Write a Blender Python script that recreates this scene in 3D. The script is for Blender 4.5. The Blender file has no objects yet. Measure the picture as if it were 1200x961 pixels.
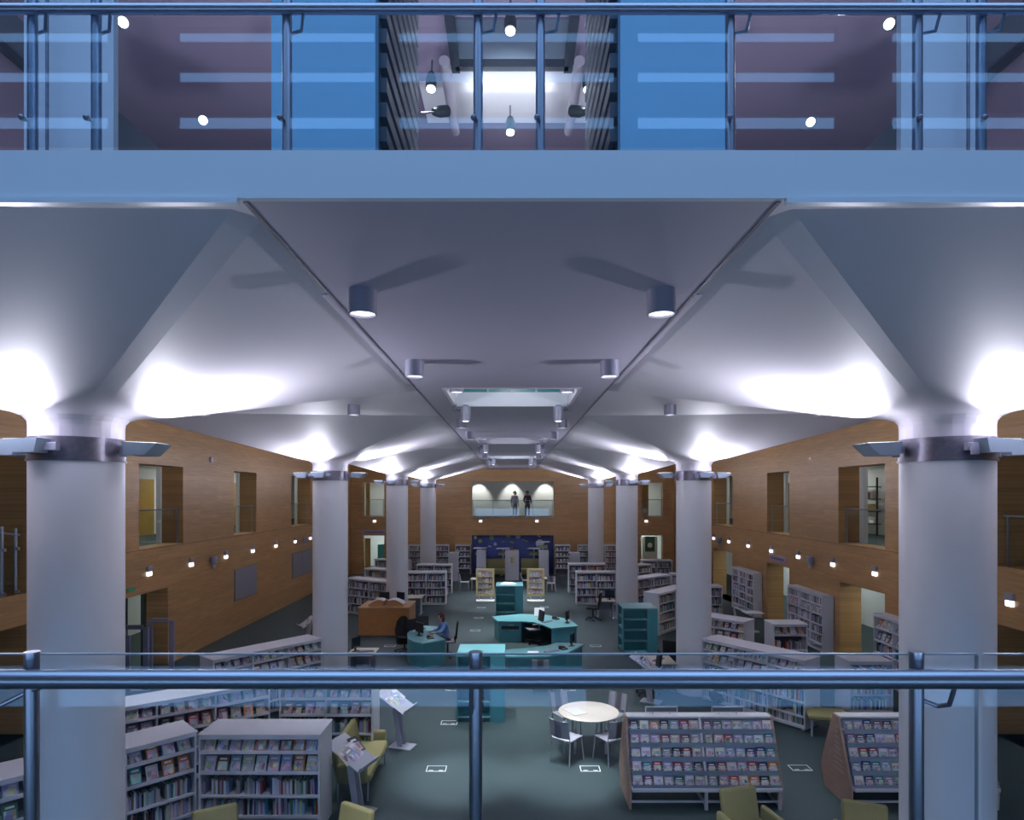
import bpy, bmesh, math, random
from mathutils import Vector, Matrix
rnd = random.Random(11)
sc = bpy.context.scene
COL = sc.collection
PI = math.pi
F, EYE = 740.0, 5.0            # focal length (px of a 1200 wide frame), eye height above the hall floor
XW, XC, RC = 10.08, 4.6, 0.43  # side wall, column line, column radius
COLD = [6.69, 15.99, 25.29, 34.6]
YB = 39.3                      # end wall

# ------------------------------------------------------------------ materials
MATS = {}
def mat(name, col, rough=0.5, metal=0.0, var=0.0, scale=6.0, bump=0.0, emit=None, es=0.0, spec=0.5, stretch=None):
    if name in MATS: return MATS[name]
    m = bpy.data.materials.new(name); m.use_nodes = True
    nt = m.node_tree; b = nt.nodes['Principled BSDF']
    b.inputs['Roughness'].default_value = rough
    b.inputs['Metallic'].default_value = metal
    b.inputs['Specular IOR Level'].default_value = spec
    b.inputs['Base Color'].default_value = (*col, 1)
    if emit:
        b.inputs['Emission Color'].default_value = (*emit, 1)
        b.inputs['Emission Strength'].default_value = es
    if var > 0 or bump > 0:
        tc = nt.nodes.new('ShaderNodeTexCoord'); mp = nt.nodes.new('ShaderNodeMapping')
        nt.links.new(tc.outputs['Object'], mp.inputs['Vector'])
        if stretch: mp.inputs['Scale'].default_value = stretch
        n = nt.nodes.new('ShaderNodeTexNoise'); n.inputs['Scale'].default_value = scale
        n.inputs['Detail'].default_value = 5
        nt.links.new(mp.outputs['Vector'], n.inputs['Vector'])
        if var > 0:
            r = nt.nodes.new('ShaderNodeValToRGB')
            r.color_ramp.elements[0].position = 0.3; r.color_ramp.elements[1].position = 0.7
            r.color_ramp.elements[0].color = (*[c*(1-var) for c in col], 1)
            r.color_ramp.elements[1].color = (*[min(1, c*(1+var)) for c in col], 1)
            nt.links.new(n.outputs['Fac'], r.inputs['Fac'])
            nt.links.new(r.outputs['Color'], b.inputs['Base Color'])
        if bump > 0:
            bp = nt.nodes.new('ShaderNodeBump'); bp.inputs['Strength'].default_value = bump
            bp.inputs['Distance'].default_value = 0.01
            nt.links.new(n.outputs['Fac'], bp.inputs['Height'])
            nt.links.new(bp.outputs['Normal'], b.inputs['Normal'])
    MATS[name] = m
    return m

def wood_wall(name, axis):
    """horizontal veneered boards; axis = the wall's running direction"""
    m = bpy.data.materials.new(name); m.use_nodes = True
    nt = m.node_tree; N = nt.nodes; L = nt.links; b = N['Principled BSDF']
    b.inputs['Roughness'].default_value = 0.42
    tc = N.new('ShaderNodeTexCoord'); sep = N.new('ShaderNodeSeparateXYZ'); cb = N.new('ShaderNodeCombineXYZ')
    L.new(tc.outputs['Object'], sep.inputs['Vector'])
    L.new(sep.outputs['Y' if axis == 'y' else 'X'], cb.inputs['X']); L.new(sep.outputs['Z'], cb.inputs['Y'])
    br = N.new('ShaderNodeTexBrick'); L.new(cb.outputs['Vector'], br.inputs['Vector'])
    br.inputs['Scale'].default_value = 1.0; br.inputs['Brick Width'].default_value = 2.4
    br.inputs['Row Height'].default_value = 0.155; br.inputs['Mortar Size'].default_value = 0.0025
    br.inputs['Color1'].default_value = (0.34, 0.19, 0.072, 1); br.inputs['Color2'].default_value = (0.41, 0.23, 0.09, 1)
    br.inputs['Mortar'].default_value = (0.24, 0.13, 0.055, 1); br.inputs['Bias'].default_value = 0.0
    mp = N.new('ShaderNodeMapping'); mp.inputs['Scale'].default_value = (0.6, 9, 1); L.new(cb.outputs['Vector'], mp.inputs['Vector'])
    n = N.new('ShaderNodeTexNoise'); n.inputs['Scale'].default_value = 2.2; n.inputs['Detail'].default_value = 6
    L.new(mp.outputs['Vector'], n.inputs['Vector'])
    r = N.new('ShaderNodeValToRGB'); r.color_ramp.elements[0].position = .3; r.color_ramp.elements[1].position = .7
    r.color_ramp.elements[0].color = (.78, .78, .78, 1); r.color_ramp.elements[1].color = (1.12, 1.1, 1.06, 1)
    L.new(n.outputs['Fac'], r.inputs['Fac'])
    mx = N.new('ShaderNodeMix'); mx.data_type = 'RGBA'; mx.blend_type = 'MULTIPLY'; mx.inputs[0].default_value = 1
    L.new(br.outputs['Color'], mx.inputs[6]); L.new(r.outputs['Color'], mx.inputs[7])
    L.new(mx.outputs[2], b.inputs['Base Color'])
    return m

def glass(name, tint, refl, rough=0.0, ior=1.45, gl=(1, 1, 1)):
    m = bpy.data.materials.new(name); m.use_nodes = True
    nt = m.node_tree; N = nt.nodes; L = nt.links
    N.remove(N['Principled BSDF'])
    t = N.new('ShaderNodeBsdfTransparent'); t.inputs['Color'].default_value = (*tint, 1)
    g = N.new('ShaderNodeBsdfGlossy'); g.inputs['Roughness'].default_value = rough; g.inputs['Color'].default_value = (*gl, 1)
    f = N.new('ShaderNodeLayerWeight'); f.inputs['Blend'].default_value = .5
    pw = N.new('ShaderNodeMath'); pw.operation = 'POWER'; pw.inputs[1].default_value = 5; L.new(f.outputs['Facing'], pw.inputs[0])
    ma = N.new('ShaderNodeMath'); ma.operation = 'MULTIPLY_ADD'; ma.inputs[1].default_value = .5; ma.inputs[2].default_value = .042*refl; ma.use_clamp = True
    L.new(pw.outputs[0], ma.inputs[0]); mu = ma
    mx = N.new('ShaderNodeMixShader'); L.new(mu.outputs[0], mx.inputs['Fac'])
    L.new(t.outputs[0], mx.inputs[1]); L.new(g.outputs[0], mx.inputs[2])
    L.new(mx.outputs[0], N['Material Output'].inputs['Surface'])
    return m

def cover_mat(name, pat=True, attr=False):
    """book covers: each object's own colour, with a printed panel and title bars"""
    m = bpy.data.materials.new(name); m.use_nodes = True
    nt = m.node_tree; N = nt.nodes; L = nt.links; b = N['Principled BSDF']
    b.inputs['Roughness'].default_value = 0.4
    if attr:
        a = N.new('ShaderNodeVertexColor'); a.layer_name = 'Col'
        L.new(a.outputs['Color'], b.inputs['Base Color']); return m
    oi = N.new('ShaderNodeObjectInfo')
    if not pat:
        L.new(oi.outputs['Color'], b.inputs['Base Color']); return m
    tc = N.new('ShaderNodeTexCoord'); ad = N.new('ShaderNodeVectorMath'); ad.operation = 'ADD'
    cb = N.new('ShaderNodeCombineXYZ'); mu = N.new('ShaderNodeMath'); mu.operation = 'MULTIPLY'; mu.inputs[1].default_value = 37
    L.new(oi.outputs['Random'], mu.inputs[0]); L.new(mu.outputs[0], cb.inputs['Y'])
    L.new(tc.outputs['Generated'], ad.inputs[0]); L.new(cb.outputs[0], ad.inputs[1])
    v = N.new('ShaderNodeTexVoronoi'); v.inputs['Scale'].default_value = 3.0; L.new(ad.outputs[0], v.inputs['Vector'])
    hs = N.new('ShaderNodeHueSaturation'); hs.inputs['Saturation'].default_value = .55; hs.inputs['Value'].default_value = .75
    L.new(v.outputs['Color'], hs.inputs['Color'])
    sp = N.new('ShaderNodeSeparateXYZ'); L.new(tc.outputs['Generated'], sp.inputs[0])
    def band(sock, lo, hi):
        a = N.new('ShaderNodeMath'); a.operation = 'GREATER_THAN'; a.inputs[1].default_value = lo; L.new(sock, a.inputs[0])
        c = N.new('ShaderNodeMath'); c.operation = 'LESS_THAN'; c.inputs[1].default_value = hi; L.new(sock, c.inputs[0])
        d = N.new('ShaderNodeMath'); d.operation = 'MULTIPLY'; L.new(a.outputs[0], d.inputs[0]); L.new(c.outputs[0], d.inputs[1])
        return d.outputs[0]
    pz = band(sp.outputs['Z'], .08, .62); px = band(sp.outputs['X'], .1, .9)
    p = N.new('ShaderNodeMath'); p.operation = 'MULTIPLY'; L.new(pz, p.inputs[0]); L.new(px, p.inputs[1])
    mx = N.new('ShaderNodeMix'); mx.data_type = 'RGBA'
    L.new(p.outputs[0], mx.inputs[0]); L.new(oi.outputs['Color'], mx.inputs[6]); L.new(hs.outputs['Color'], mx.inputs[7])
    tz = band(sp.outputs['Z'], .72, .84); tx = band(sp.outputs['X'], .2, .8)
    q = N.new('ShaderNodeMath'); q.operation = 'MULTIPLY'; L.new(tz, q.inputs[0]); L.new(tx, q.inputs[1])
    m2 = N.new('ShaderNodeMix'); m2.data_type = 'RGBA'; L.new(q.outputs[0], m2.inputs[0])
    L.new(mx.outputs[2], m2.inputs[6]); m2.inputs[7].default_value = (.75, .72, .78, 1)
    L.new(m2.outputs[2], b.inputs['Base Color'])
    return m

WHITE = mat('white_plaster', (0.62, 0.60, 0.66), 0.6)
NAVE_DIM = mat('nave_plaster_dimmed', (0.37, 0.35, 0.44), 0.6)  # vault plaster again, its weaker light put in as a darker mauve tone
COLM = mat('column_paint', (0.80, 0.80, 0.83), 0.45)
STEEL = mat('brushed_steel', (0.42, 0.44, 0.50), 0.28, 0.9)
RAIL = mat('rail_steel', (0.34, 0.37, 0.44), 0.34, 0.95)
COLLAR = mat('collar_steel', (0.20, 0.19, 0.24), 0.35, 0.7, var=.15, scale=20)
LAMPG = mat('lamp_grey', (0.30, 0.30, 0.38), 0.45, 0.3)
LAMPB = mat('lamp_blue_grey', (0.30, 0.38, 0.46), 0.4, 0.2)
LENS = mat('lamp_lens', (0.9, 0.9, 0.95), 0.3, emit=(0.93, 0.92, 1.0), es=3.0)
LENSD = mat('lamp_lens_small', (0.9, 0.9, 0.95), 0.3, emit=(0.95, 0.95, 1.0), es=1.0)
SPOTL = mat('spot_lens', (1, 1, 1), 0.3, emit=(1, 0.97, 1.0), es=9.0)
CARPET = mat('carpet', (0.026, 0.048, 0.051), 0.62, var=.12, scale=40, spec=0.45)
SHELFM = mat('shelf_enamel', (0.62, 0.63, 0.68), 0.4)
SHELFD = mat('shelf_back', (0.12, 0.12, 0.15), 0.6)
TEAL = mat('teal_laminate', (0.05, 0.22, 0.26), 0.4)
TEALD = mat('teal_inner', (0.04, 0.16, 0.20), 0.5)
TEALT = mat('teal_worktop', (0.12, 0.34, 0.37), 0.32)
OAK = mat('counter_veneer', (0.36, 0.16, 0.05), 0.4, var=.12, scale=3, stretch=(1, 1, 8))
OAKT = mat('counter_veneer_top', (0.42, 0.22, 0.09), 0.4, var=.12, scale=3, stretch=(8, 1, 1))
OLIVE = mat('olive_fabric', (0.30, 0.275, 0.12), 0.8, var=.08, scale=60, bump=.1)
GREYP = mat('grey_plastic', (0.34, 0.34, 0.39), 0.45)
LEGM = mat('leg_metal', (0.50, 0.50, 0.55), 0.35, 0.6)
BIRCH = mat('pale_wood', (0.66, 0.60, 0.46), 0.45, var=.06, scale=3, stretch=(1, 9, 1))
PINKW = mat('rack_wood', (0.44, 0.28, 0.21), 0.5, var=.1, scale=4, stretch=(1, 1, 6))
BLACK = mat('black_plastic', (0.015, 0.015, 0.018), 0.45)
BLACKF = mat('black_fabric', (0.012, 0.012, 0.015), 0.85, var=.2, scale=50)
SCREEN = mat('screen_glass', (0.02, 0.025, 0.04), 0.12)
PAPER = mat('white_paper', (0.78, 0.78, 0.80), 0.7)
PAGES = mat('book_pages', (0.66, 0.64, 0.60), 0.8)
YELLOWW = mat('yellow_door_wood', (0.42, 0.26, 0.05), 0.45, var=.08, scale=2, stretch=(1, 1, .3))
YELLOWF = mat('yellow_frame', (0.62, 0.52, 0.26), 0.5)
ROOMW = mat('gallery_white', (0.70, 0.73, 0.70), 0.7)
DARK = mat('dark_frame', (0.02, 0.03, 0.03), 0.5)
LOUVRE = mat('louvre_metal', (0.055, 0.065, 0.08), 0.4, 0.4)
MAUVE = mat('roof_soffit', (0.24, 0.20, 0.27), 0.6)
BLUEP = mat('blue_wall_paint', (0.20, 0.44, 0.60), 0.5)
PALEP = mat('pale_wall_paint', (0.60, 0.60, 0.62), 0.5)
FASCIA = mat('fascia_paint', (0.58, 0.66, 0.74), 0.35)
TEALG = mat('teal_glass_wall', (0.12, 0.34, 0.37), 0.3)
WOODY = wood_wall('wall_boards_side', 'y'); WOODX = wood_wall('wall_boards_end', 'x')
PANELG = mat('grey_panel', (0.20, 0.20, 0.25), 0.5)
FLOODM = mat('acrylic_tray', (0.42, 0.43, 0.50), 0.35)
GLASSN = glass('rail_glass', (0.96, 0.975, 0.985), .75, gl=(.62, .85, 1))
GLASSB = glass('bridge_glass', (0.90, 0.95, 0.99), 1.1, gl=(.7, .88, 1))
GLASSE = glass('glass_edge', (0.55, 0.72, 0.78), 6.0)
GLASSO = glass('balcony_glass', (0.93, 0.96, 0.96), 1.0)
COVER = cover_mat('printed_cover'); SPINE = cover_mat('cloth_cover', False); STUFF = cover_mat('shelved_book_covers', attr=True)
SKIN = mat('skin', (0.50, 0.32, 0.24), 0.6)

# ------------------------------------------------------------------ mesh builder
class MB:
    def __init__(s): s.bm = bmesh.new(); s.mi = 0
    def _fin(s, geom, M=None):
        if M is not None: bmesh.ops.transform(s.bm, matrix=M, verts=[g for g in geom if isinstance(g, bmesh.types.BMVert)])
        for g in geom:
            if isinstance(g, bmesh.types.BMVert):
                for f in g.link_faces: f.material_index = s.mi
    def box(s, x0, x1, y0, y1, z0, z1, bev=0.0, seg=1, M=None):
        r = bmesh.ops.create_cube(s.bm, size=1.0)
        T = Matrix.Translation(((x0+x1)/2, (y0+y1)/2, (z0+z1)/2)) @ Matrix.Diagonal((abs(x1-x0), abs(y1-y0), abs(z1-z0), 1))
        bmesh.ops.transform(s.bm, matrix=T, verts=r['verts'])
        vs = r['verts']
        if bev > 0:
            es = list({e for v in vs for e in v.link_edges})
            q = bmesh.ops.bevel(s.bm, geom=es, offset=bev, segments=seg, profile=.5, affect='EDGES')
            vs = list({v for f in q['faces'] for v in f.verts} | {v for v in vs if v.is_valid})
            todo = set(vs)
            while todo:
                v = todo.pop()
                for e in v.link_edges:
                    w = e.other_vert(v)
                    if w not in vs: vs.append(w); todo.add(w)
        s._fin(vs, M); return s
    def cyl(s, p0, p1, r, r2=None, seg=16, cap=True):
        p0 = Vector(p0); p1 = Vector(p1); d = p1-p0
        q = bmesh.ops.create_cone(s.bm, cap_ends=cap, segments=seg, radius1=r, radius2=r if r2 is None else r2, depth=d.length)
        M = Matrix.Translation((p0+p1)/2) @ d.to_track_quat('Z', 'Y').to_matrix().to_4x4()
        bmesh.ops.transform(s.bm, matrix=M, verts=q['verts']); s._fin(q['verts']); return s
    def tube(s, pts, r, seg=10):
        for a, b in zip(pts[:-1], pts[1:]): s.cyl(a, b, r, seg=seg)
        for p in pts[1:-1]: s.ball(p, r)
        return s
    def ball(s, c, r, sx=1, sy=1, sz=1, M=None, u=14, v=10):
        q = bmesh.ops.create_uvsphere(s.bm, u_segments=u, v_segments=v, radius=1)
        T = Matrix.Translation(c) @ Matrix.Diagonal((r*sx, r*sy, r*sz, 1))
        if M is not None: T = M @ T
        bmesh.ops.transform(s.bm, matrix=T, verts=q['verts']); s._fin(q['verts']); return s
    def prism(s, poly, z0, z1, M=None):
        """plan polygon (counter-clockwise) extruded from z0 to z1"""
        a = [s.bm.verts.new((x, y, z0)) for x, y in poly]; b = [s.bm.verts.new((x, y, z1)) for x, y in poly]
        n = len(poly)
        s.bm.faces.new(a[::-1]); s.bm.faces.new(b)
        for i in range(n): s.bm.faces.new((a[i], a[(i+1) % n], b[(i+1) % n], b[i]))
        s._fin(a+b, M); return s
    def profile(s, poly, x0, x1, M=None):
        """profile polygon in (y,z) extruded along x"""
        R = Matrix(((0, 0, 1, 0), (1, 0, 0, 0), (0, 1, 0, 0), (0, 0, 0, 1)))
        return s.prism(poly, x0, x1, R if M is None else M @ R)
    def lathe(s, prof, seg=32, c=(0, 0, 0)):
        rings = []
        for r, z in prof:
            rings.append([s.bm.verts.new((c[0]+r*math.cos(2*PI*i/seg), c[1]+r*math.sin(2*PI*i/seg), c[2]+z)) for i in range(seg)])
        for A, B in zip(rings[:-1], rings[1:]):
            for i in range(seg): s.bm.faces.new((A[i], A[(i+1) % seg], B[(i+1) % seg], B[i])).material_index = s.mi
        s.bm.faces.new(rings[0][::-1]).material_index = s.mi; s.bm.faces.new(rings[-1]).material_index = s.mi
        return s
    def quad(s, *p):
        f = s.bm.faces.new([s.bm.verts.new(q) for q in p]); f.material_index = s.mi; return s
    def build(s, name, mats, parent=None, sharp=35, loc=None, smooth=True, rotz=None):
        me = bpy.data.meshes.new(name); s.bm.normal_update(); s.bm.to_mesh(me); s.bm.free()
        for m in (mats if isinstance(mats, (list, tuple)) else [mats]): me.materials.append(m)
        if smooth:
            me.polygons.foreach_set('use_smooth', [True]*len(me.polygons))
            me.set_sharp_from_angle(angle=math.radians(sharp))
        o = bpy.data.objects.new(name, me); COL.objects.link(o)
        if parent: o.parent = parent
        if loc is not None: o.location = loc
        if rotz is not None: o.rotation_euler.z = rotz
        return o

def tag(o, label=None, cat=None, group=None, kind=None):
    if label: o['label'] = label
    if cat: o['category'] = cat
    if group: o['group'] = group
    if kind: o['kind'] = kind
    return o
def thing(name, label, cat, loc=(0, 0, 0), rz=0, group=None):
    o = bpy.data.objects.new(name, None); COL.objects.link(o); o.empty_display_size = .1
    o.location = loc; o.rotation_euler = (0, 0, rz); return tag(o, label, cat, group)
KIDS = {}
def copy_tree(o, parent=None):
    c = o.copy(); COL.objects.link(c)
    if parent: c.parent = parent
    for ch in list(o.children): copy_tree(ch, c)
    return c
def struct(name, mb, m, sharp=35): return tag(mb.build(name, m, sharp=sharp), kind='structure')
def bx(name, m, a, parent=None, bev=0.0, seg=1):
    return MB().box(*a, bev=bev, seg=seg).build(name, m, parent)
ORD = ['first', 'second', 'third', 'fourth', 'fifth', 'sixth', 'seventh', 'eighth', 'ninth', 'tenth', 'eleventh', 'twelfth', 'thirteenth',
       'fourteenth', 'fifteenth', 'sixteenth', 'seventeenth', 'eighteenth', 'nineteenth', 'twentieth']
def ordinal(i):      # 0-based
    if i < 20: return ORD[i]
    t = ['', '', 'twent', 'thirt', 'fort', 'fift', 'sixt', 'sevent', 'eight'][(i+1)//10]
    return t+'ieth' if (i+1) % 10 == 0 else t+'y-'+ORD[(i+1) % 10-1]

def lamp(kind, loc, energy, col=(1, 1, 1), size=.2, target=None, spot=1.2, blend=.8, spread=None, sy=None):
    l = bpy.data.lights.new('lamp', kind); l.energy = energy; l.color = col
    if kind == 'AREA':
        l.shape = 'DISK' if sy is None else 'RECTANGLE'; l.size = size
        if sy: l.size_y = sy
        if spread: l.spread = spread
    elif kind == 'SPOT': l.spot_size = spot; l.spot_blend = blend; l.shadow_soft_size = size
    else: l.shadow_soft_size = size
    o = bpy.data.objects.new('lamp', l); COL.objects.link(o); o.location = loc
    if target is not None: o.rotation_euler = (Vector(target)-Vector(loc)).to_track_quat('-Z', 'Y').to_euler()
    return o

# ------------------------------------------------------------------ shell
struct('floor', MB().box(-XW-4, XW+4, -4.2, YB+5, -.2, 0), CARPET)

def pz(d): return EYE + .681 + .29*d
def mushroom(cx, cy, ymin=None, ymax=None, n=6):
    bm = bmesh.new()
    rings = [(RC, 5.53, 0, .2), (RC, 5.70, 0, .2), (.437, 5.75, 0, .2), (.47, 5.80, .15, .2), (.54, 5.838, .5, .2), (.70, pz(.70), 1, .15), (1.0, pz(1.0), 1, .12)] + \
            [(d, pz(d), 1, c) for d, c in ((1.6, .12), (2.4, .12), (3.2, .12), (4.2, .12), (5.6, .12))]
    R = []
    for d, z, w, c in rings:
        ring = []
        for k in range(4):
            for i in range(n+1):
                t = -1+2*i/n
                sq = Vector((d, t*(d-c))); an = t*PI/4*.93
                ci = Vector((math.cos(an), math.sin(an)))*d
                p = ci.lerp(sq, w); a = k*PI/2
                ring.append(bm.verts.new((cx+p.x*math.cos(a)-p.y*math.sin(a), cy+p.x*math.sin(a)+p.y*math.cos(a), z)))
        R.append(ring)
    for A, B in zip(R[:-1], R[1:]):
        N = len(A)
        for i in range(N): bm.faces.new((A[i], B[i], B[(i+1) % N], A[(i+1) % N]))
    def cut(co, no):
        bmesh.ops.bisect_plane(bm, geom=bm.verts[:]+bm.edges[:]+bm.faces[:], plane_co=co, plane_no=no, clear_outer=True)
    cut((0, ymin, 0), (0, -1, 0)); cut((0, ymax, 0), (0, 1, 0))
    cut((XW if cx > 0 else -XW, 0, 0), (1 if cx > 0 else -1, 0, 0))
    sg = 1 if cx > 0 else -1
    for co, no in (((sg*6.25, 0, 0), (1, 0, 0)), ((0, 0, EYE+1.70), (0, 0, 1))):
        bmesh.ops.bisect_plane(bm, geom=bm.verts[:]+bm.edges[:]+bm.faces[:], plane_co=co, plane_no=no)
    bmesh.ops.delete(bm, geom=[q for q in bm.faces if q.calc_center_median().z > EYE+1.70 and abs(q.calc_center_median().x) < 6.25], context='FACES')
    bm.normal_update()
    m = MB(); m.bm.free(); m.bm = bm
    return m
YF = 3.263                                                    # face of the bridge
bounds = [YF+.04, 11.34, 20.64, 29.95, YB]
for sx in (-1, 1):
    for i, d in enumerate(COLD):
        m = mushroom(sx*XC, d, bounds[i], bounds[i+1])
        struct('ceiling_vault', m, WHITE, sharp=7)
# cap sheet between the vaults (the nave strip is open at the light wells)
NZ = EYE+1.53
WELLS = [(9.13, 11.0), (17.1, 19.2), (25.3, 27.2)]
ys = [YF+.04]
for a, b in WELLS: ys += [a, b]
ys.append(YB)
nave = MB()
for i in range(0, len(ys), 2): nave.box(-1.39, 1.39, ys[i], ys[i+1], NZ, NZ+.18)
for a, b in WELLS:
    for s in (-1, 1): nave.box(min(s*1.39, s*1.0), max(s*1.39, s*1.0), a, b, NZ, NZ+.18)
struct('ceiling', nave, NAVE_DIM)
for s in (-1, 1):
    m = MB()
    prof = [(1.40, EYE+1.595), (2.8, EYE+1.60), (6.2, EYE+1.63), (6.2, EYE+2.4), (XW, EYE+2.4)]
    y1 = YB
    for (xa, za), (xb, zb) in zip(prof[:-1], prof[1:]):
        y0 = YF+.04 if xa < 2 else COLD[0]
        p = [(s*xa, y0, za), (s*xa, y1, za), (s*xb, y1, zb), (s*xb, y0, zb)]
        m.quad(*(p if s < 0 else p[::-1]))
    struct('ceiling_aisle', m, WHITE, sharp=20)
    struct('trim_1' if s < 0 else 'trim_2', MB().box(s*1.395-.012, s*1.395+.012, YF+.04, YB, NZ-.006, NZ+.09), COLLAR)
for i, (a, b) in enumerate(WELLS):
    m = MB()
    m.box(-1.0, 1.0, b-.03, b+.02, NZ-.006, NZ+.24); m.box(-1.0, 1.0, a-.02, a+.03, NZ-.006, NZ+.24)
    m.box(-1.02, -.97, a, b, NZ-.006, NZ+.24); m.box(.97, 1.02, a, b, NZ-.006, NZ+.24)
    struct('trim_%d' % (3+i), m, WHITE)
    m = MB()                                                   # glazed walls of the well above the kerb
    m.box(-1.0, 1.0, b+.35, b+.4, NZ+.24, NZ+2.2); m.box(-1.45, -1.4, a, b+.4, NZ+.24, NZ+2.2); m.box(1.4, 1.45, a, b+.4, NZ+.24, NZ+2.2)
    m.box(-1.45, 1.45, a-.05, a, NZ+.24, NZ+2.2); m.box(-1.45, 1.45, a, b+.4, NZ+2.2, NZ+2.25)
    struct('wall_light_well', m, TEALG)
    for x in (-.45, -.02, .42): bx('well_mullion', WHITE, (x, x+.03, b+.30, b+.35, NZ+.24, NZ+2.2))['kind'] = 'structure'
    lamp('POINT', (0, a+.5, NZ+.75), 16, (.92, .95, 1), .15)  # unseen fill, added to brighten the inside of the well

# side walls
def grid_wall(name, m, axis, pos, t0, t1, z0, z1, ops, depth):
    """wall in the plane axis=pos, from t0 to t1 along the other axis, with rectangular openings (ta,tb,za,zb)"""
    ts = sorted({t0, t1, *[o[0] for o in ops], *[o[1] for o in ops]}); zs = sorted({z0, z1, *[o[2] for o in ops], *[o[3] for o in ops]})
    mb = MB(); a, b = min(pos, pos+depth), max(pos, pos+depth)
    for i in range(len(ts)-1):
        run = None
        for k in range(len(zs)-1):
            tc, zc = (ts[i]+ts[i+1])/2, (zs[k]+zs[k+1])/2
            solid = not any(o[0] < tc < o[1] and o[2] < zc < o[3] for o in ops)
            if solid and run is None: run = zs[k]
            if (not solid or k == len(zs)-2) and run is not None:
                top = zs[k+1] if solid else zs[k]
                if axis == 'x': mb.box(a, b, ts[i], ts[i+1], run, top)
                else: mb.box(ts[i], ts[i+1], a, b, run, top)
                run = None
    return struct(name, mb, m)
UP = (3.5, 5.83); LO = (0, 2.3)
opsL = [(8.2, 13.15, 2.95, 5.9), (8.2, 13.15, 0, 2.3), (17.07, 19.35, *UP), (22.9, 24.9, *UP), (28.85, 31.6, *UP), (14.6, 18.5, 0, 2.27)]
opsR = [(8.2, 13.15, 3.5, 5.9), (8.2, 13.15, 0, 2.3), (17.07, 19.5, *UP), (22.95, 24.95, *UP), (28.85, 31.6, *UP), (17.07, 19.4, 0, 2.3), (22.95, 24.95, 0, 2.3), (28.9, 31.6, 0, 2.3)]
grid_wall('wall_left', WOODY, 'x', -XW, -4, YB, -.1, 7.5, opsL, -.65)
grid_wall('wall_right', WOODY, 'x', XW, -4, YB, -.1, 7.5, opsR, .65)
opsB = [(-2.5, 2.6, 3.55, 5.78), (-9.3, -7.95, 3.6, 5.72), (8.05, 9.4, 3.6, 5.72), (-9.3, -7.95, 0, 2.42), (8.05, 9.4, 0, 2.42), (-2.5, 2.6, 0, 2.43)]
grid_wall('wall_back', WOODX, 'y', YB, -XW-.6, XW+.6, -.1, 7.5, opsB, .5)
# thin shadow joint at the upper floor line
for s, n in ((-1, 6), (1, 7)):
    struct('trim_%d' % n, MB().box(min(s*XW, s*(XW-.006)), max(s*XW, s*(XW-.006)), 13.2, YB, 3.46, 3.475), mat('joint', (.10, .05, .02), .7))
# corridors behind the side walls and rooms behind the end wall
for s, sd in ((-1, 'left'), (1, 'right')):
    xo = s*(XW+3.4); xi = s*(XW+.65)
    m = MB(); m.box(min(xo, xo+s*.1), max(xo, xo+s*.1), 5, YB+4.6, 0, 6.6)
    struct('wall_%s_gallery' % sd, m, ROOMW)
    m = MB(); m.box(min(xo, xi), max(xo, xi), 5, YB+.5, 3.2, 3.5); struct('floor_%s_gallery' % sd, m, CARPET)
    m = MB(); m.box(min(xo, xi), max(xo, xi), 5, YB+.5, 6.2, 6.3); m.box(min(xo, xi), max(xo, xi), 5, YB+.5, 2.8, 2.9)
    struct('ceiling_%s_gallery' % sd, m, ROOMW)
    m = MB(); m.box(min(xo, xi), max(xo, xi), 4.9, 5, 0, 6.5); struct('wall_%s_gallery_end' % sd, m, ROOMW)
    # white nibs beside the upper openings, warm doors beyond
    for y in (19.35, 24.9, 31.6):
        m = MB(); m.box(min(xi, xi+s*.12), max(xi, xi+s*.12), y-.1, y+.9, 3.5, 6.2); struct('wall_%s_nib' % sd, m, ROOMW)
    for k, y in enumerate((23.1, 30.9, 37.5) if s < 0 else (21.0, 31.2, 37.5)):
        bx('door_%d' % (k+1 if s < 0 else k+4), YELLOWW, (min(xo, xo-s*.08), max(xo, xo-s*.08), y-.55, y+.55, 3.5, 5.55))['kind'] = 'structure'
    for y in (18.3, 24, 30.3): lamp('AREA', (s*(XW+2.0), y+1, 6.1), 20, (.95, .97, .9), .5, (s*(XW+2.0), y+1, 0))
    lamp('AREA', (s*(XW+2.0), 18.2, 2.75), 26, (.85, .97, 1), .6, (s*(XW+2.0), 18.2, 0))
    lamp('AREA', (s*(XW+2.0), 24, 2.75), 14, (.85, .97, 1), .6, (s*(XW+2.0), 24, 0))
    lamp('AREA', (s*(XW+2.0), 30.2, 2.75), 20, (.85, .97, 1), .6, (s*(XW+2.0), 30.2, 0))
m = MB(); m.box(-XW-4, XW+4, YB+4.5, YB+4.6, 0, 6.6); struct('wall_back_gallery', m, ROOMW)
m = MB(); m.box(-XW-4, XW+4, YB+.5, YB+4.5, 3.2, 3.5); struct('floor_back_gallery', m, CARPET)
m = MB(); m.box(-XW-4, XW+4, YB+.5, YB+4.5, 6.2, 6.3); struct('ceiling_back_gallery', m, ROOMW)
for x in (-2.3, 0.0, 2.3): lamp('SPOT', (x, YB+3.7, 6.1), 60, (1, 1, .95), .05, (x, YB+4.9, 4.0), 1.25, .6)
for x in (-8.6, 8.7): lamp('AREA', (x, YB+2.5, 6.1), 22, (1, 1, .95), .6, (x, YB+2.5, 0))
for x in (-8.6, 8.7): lamp('AREA', (x, YB+2.5, 3.1), 40, (.9, 1, 1), .6, (x, YB+2.5, 0))
lamp('AREA', (0, YB+1.7, 3.1), 30, (.9, .95, 1), 1.2, (0, YB+1.7, 0))
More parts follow.
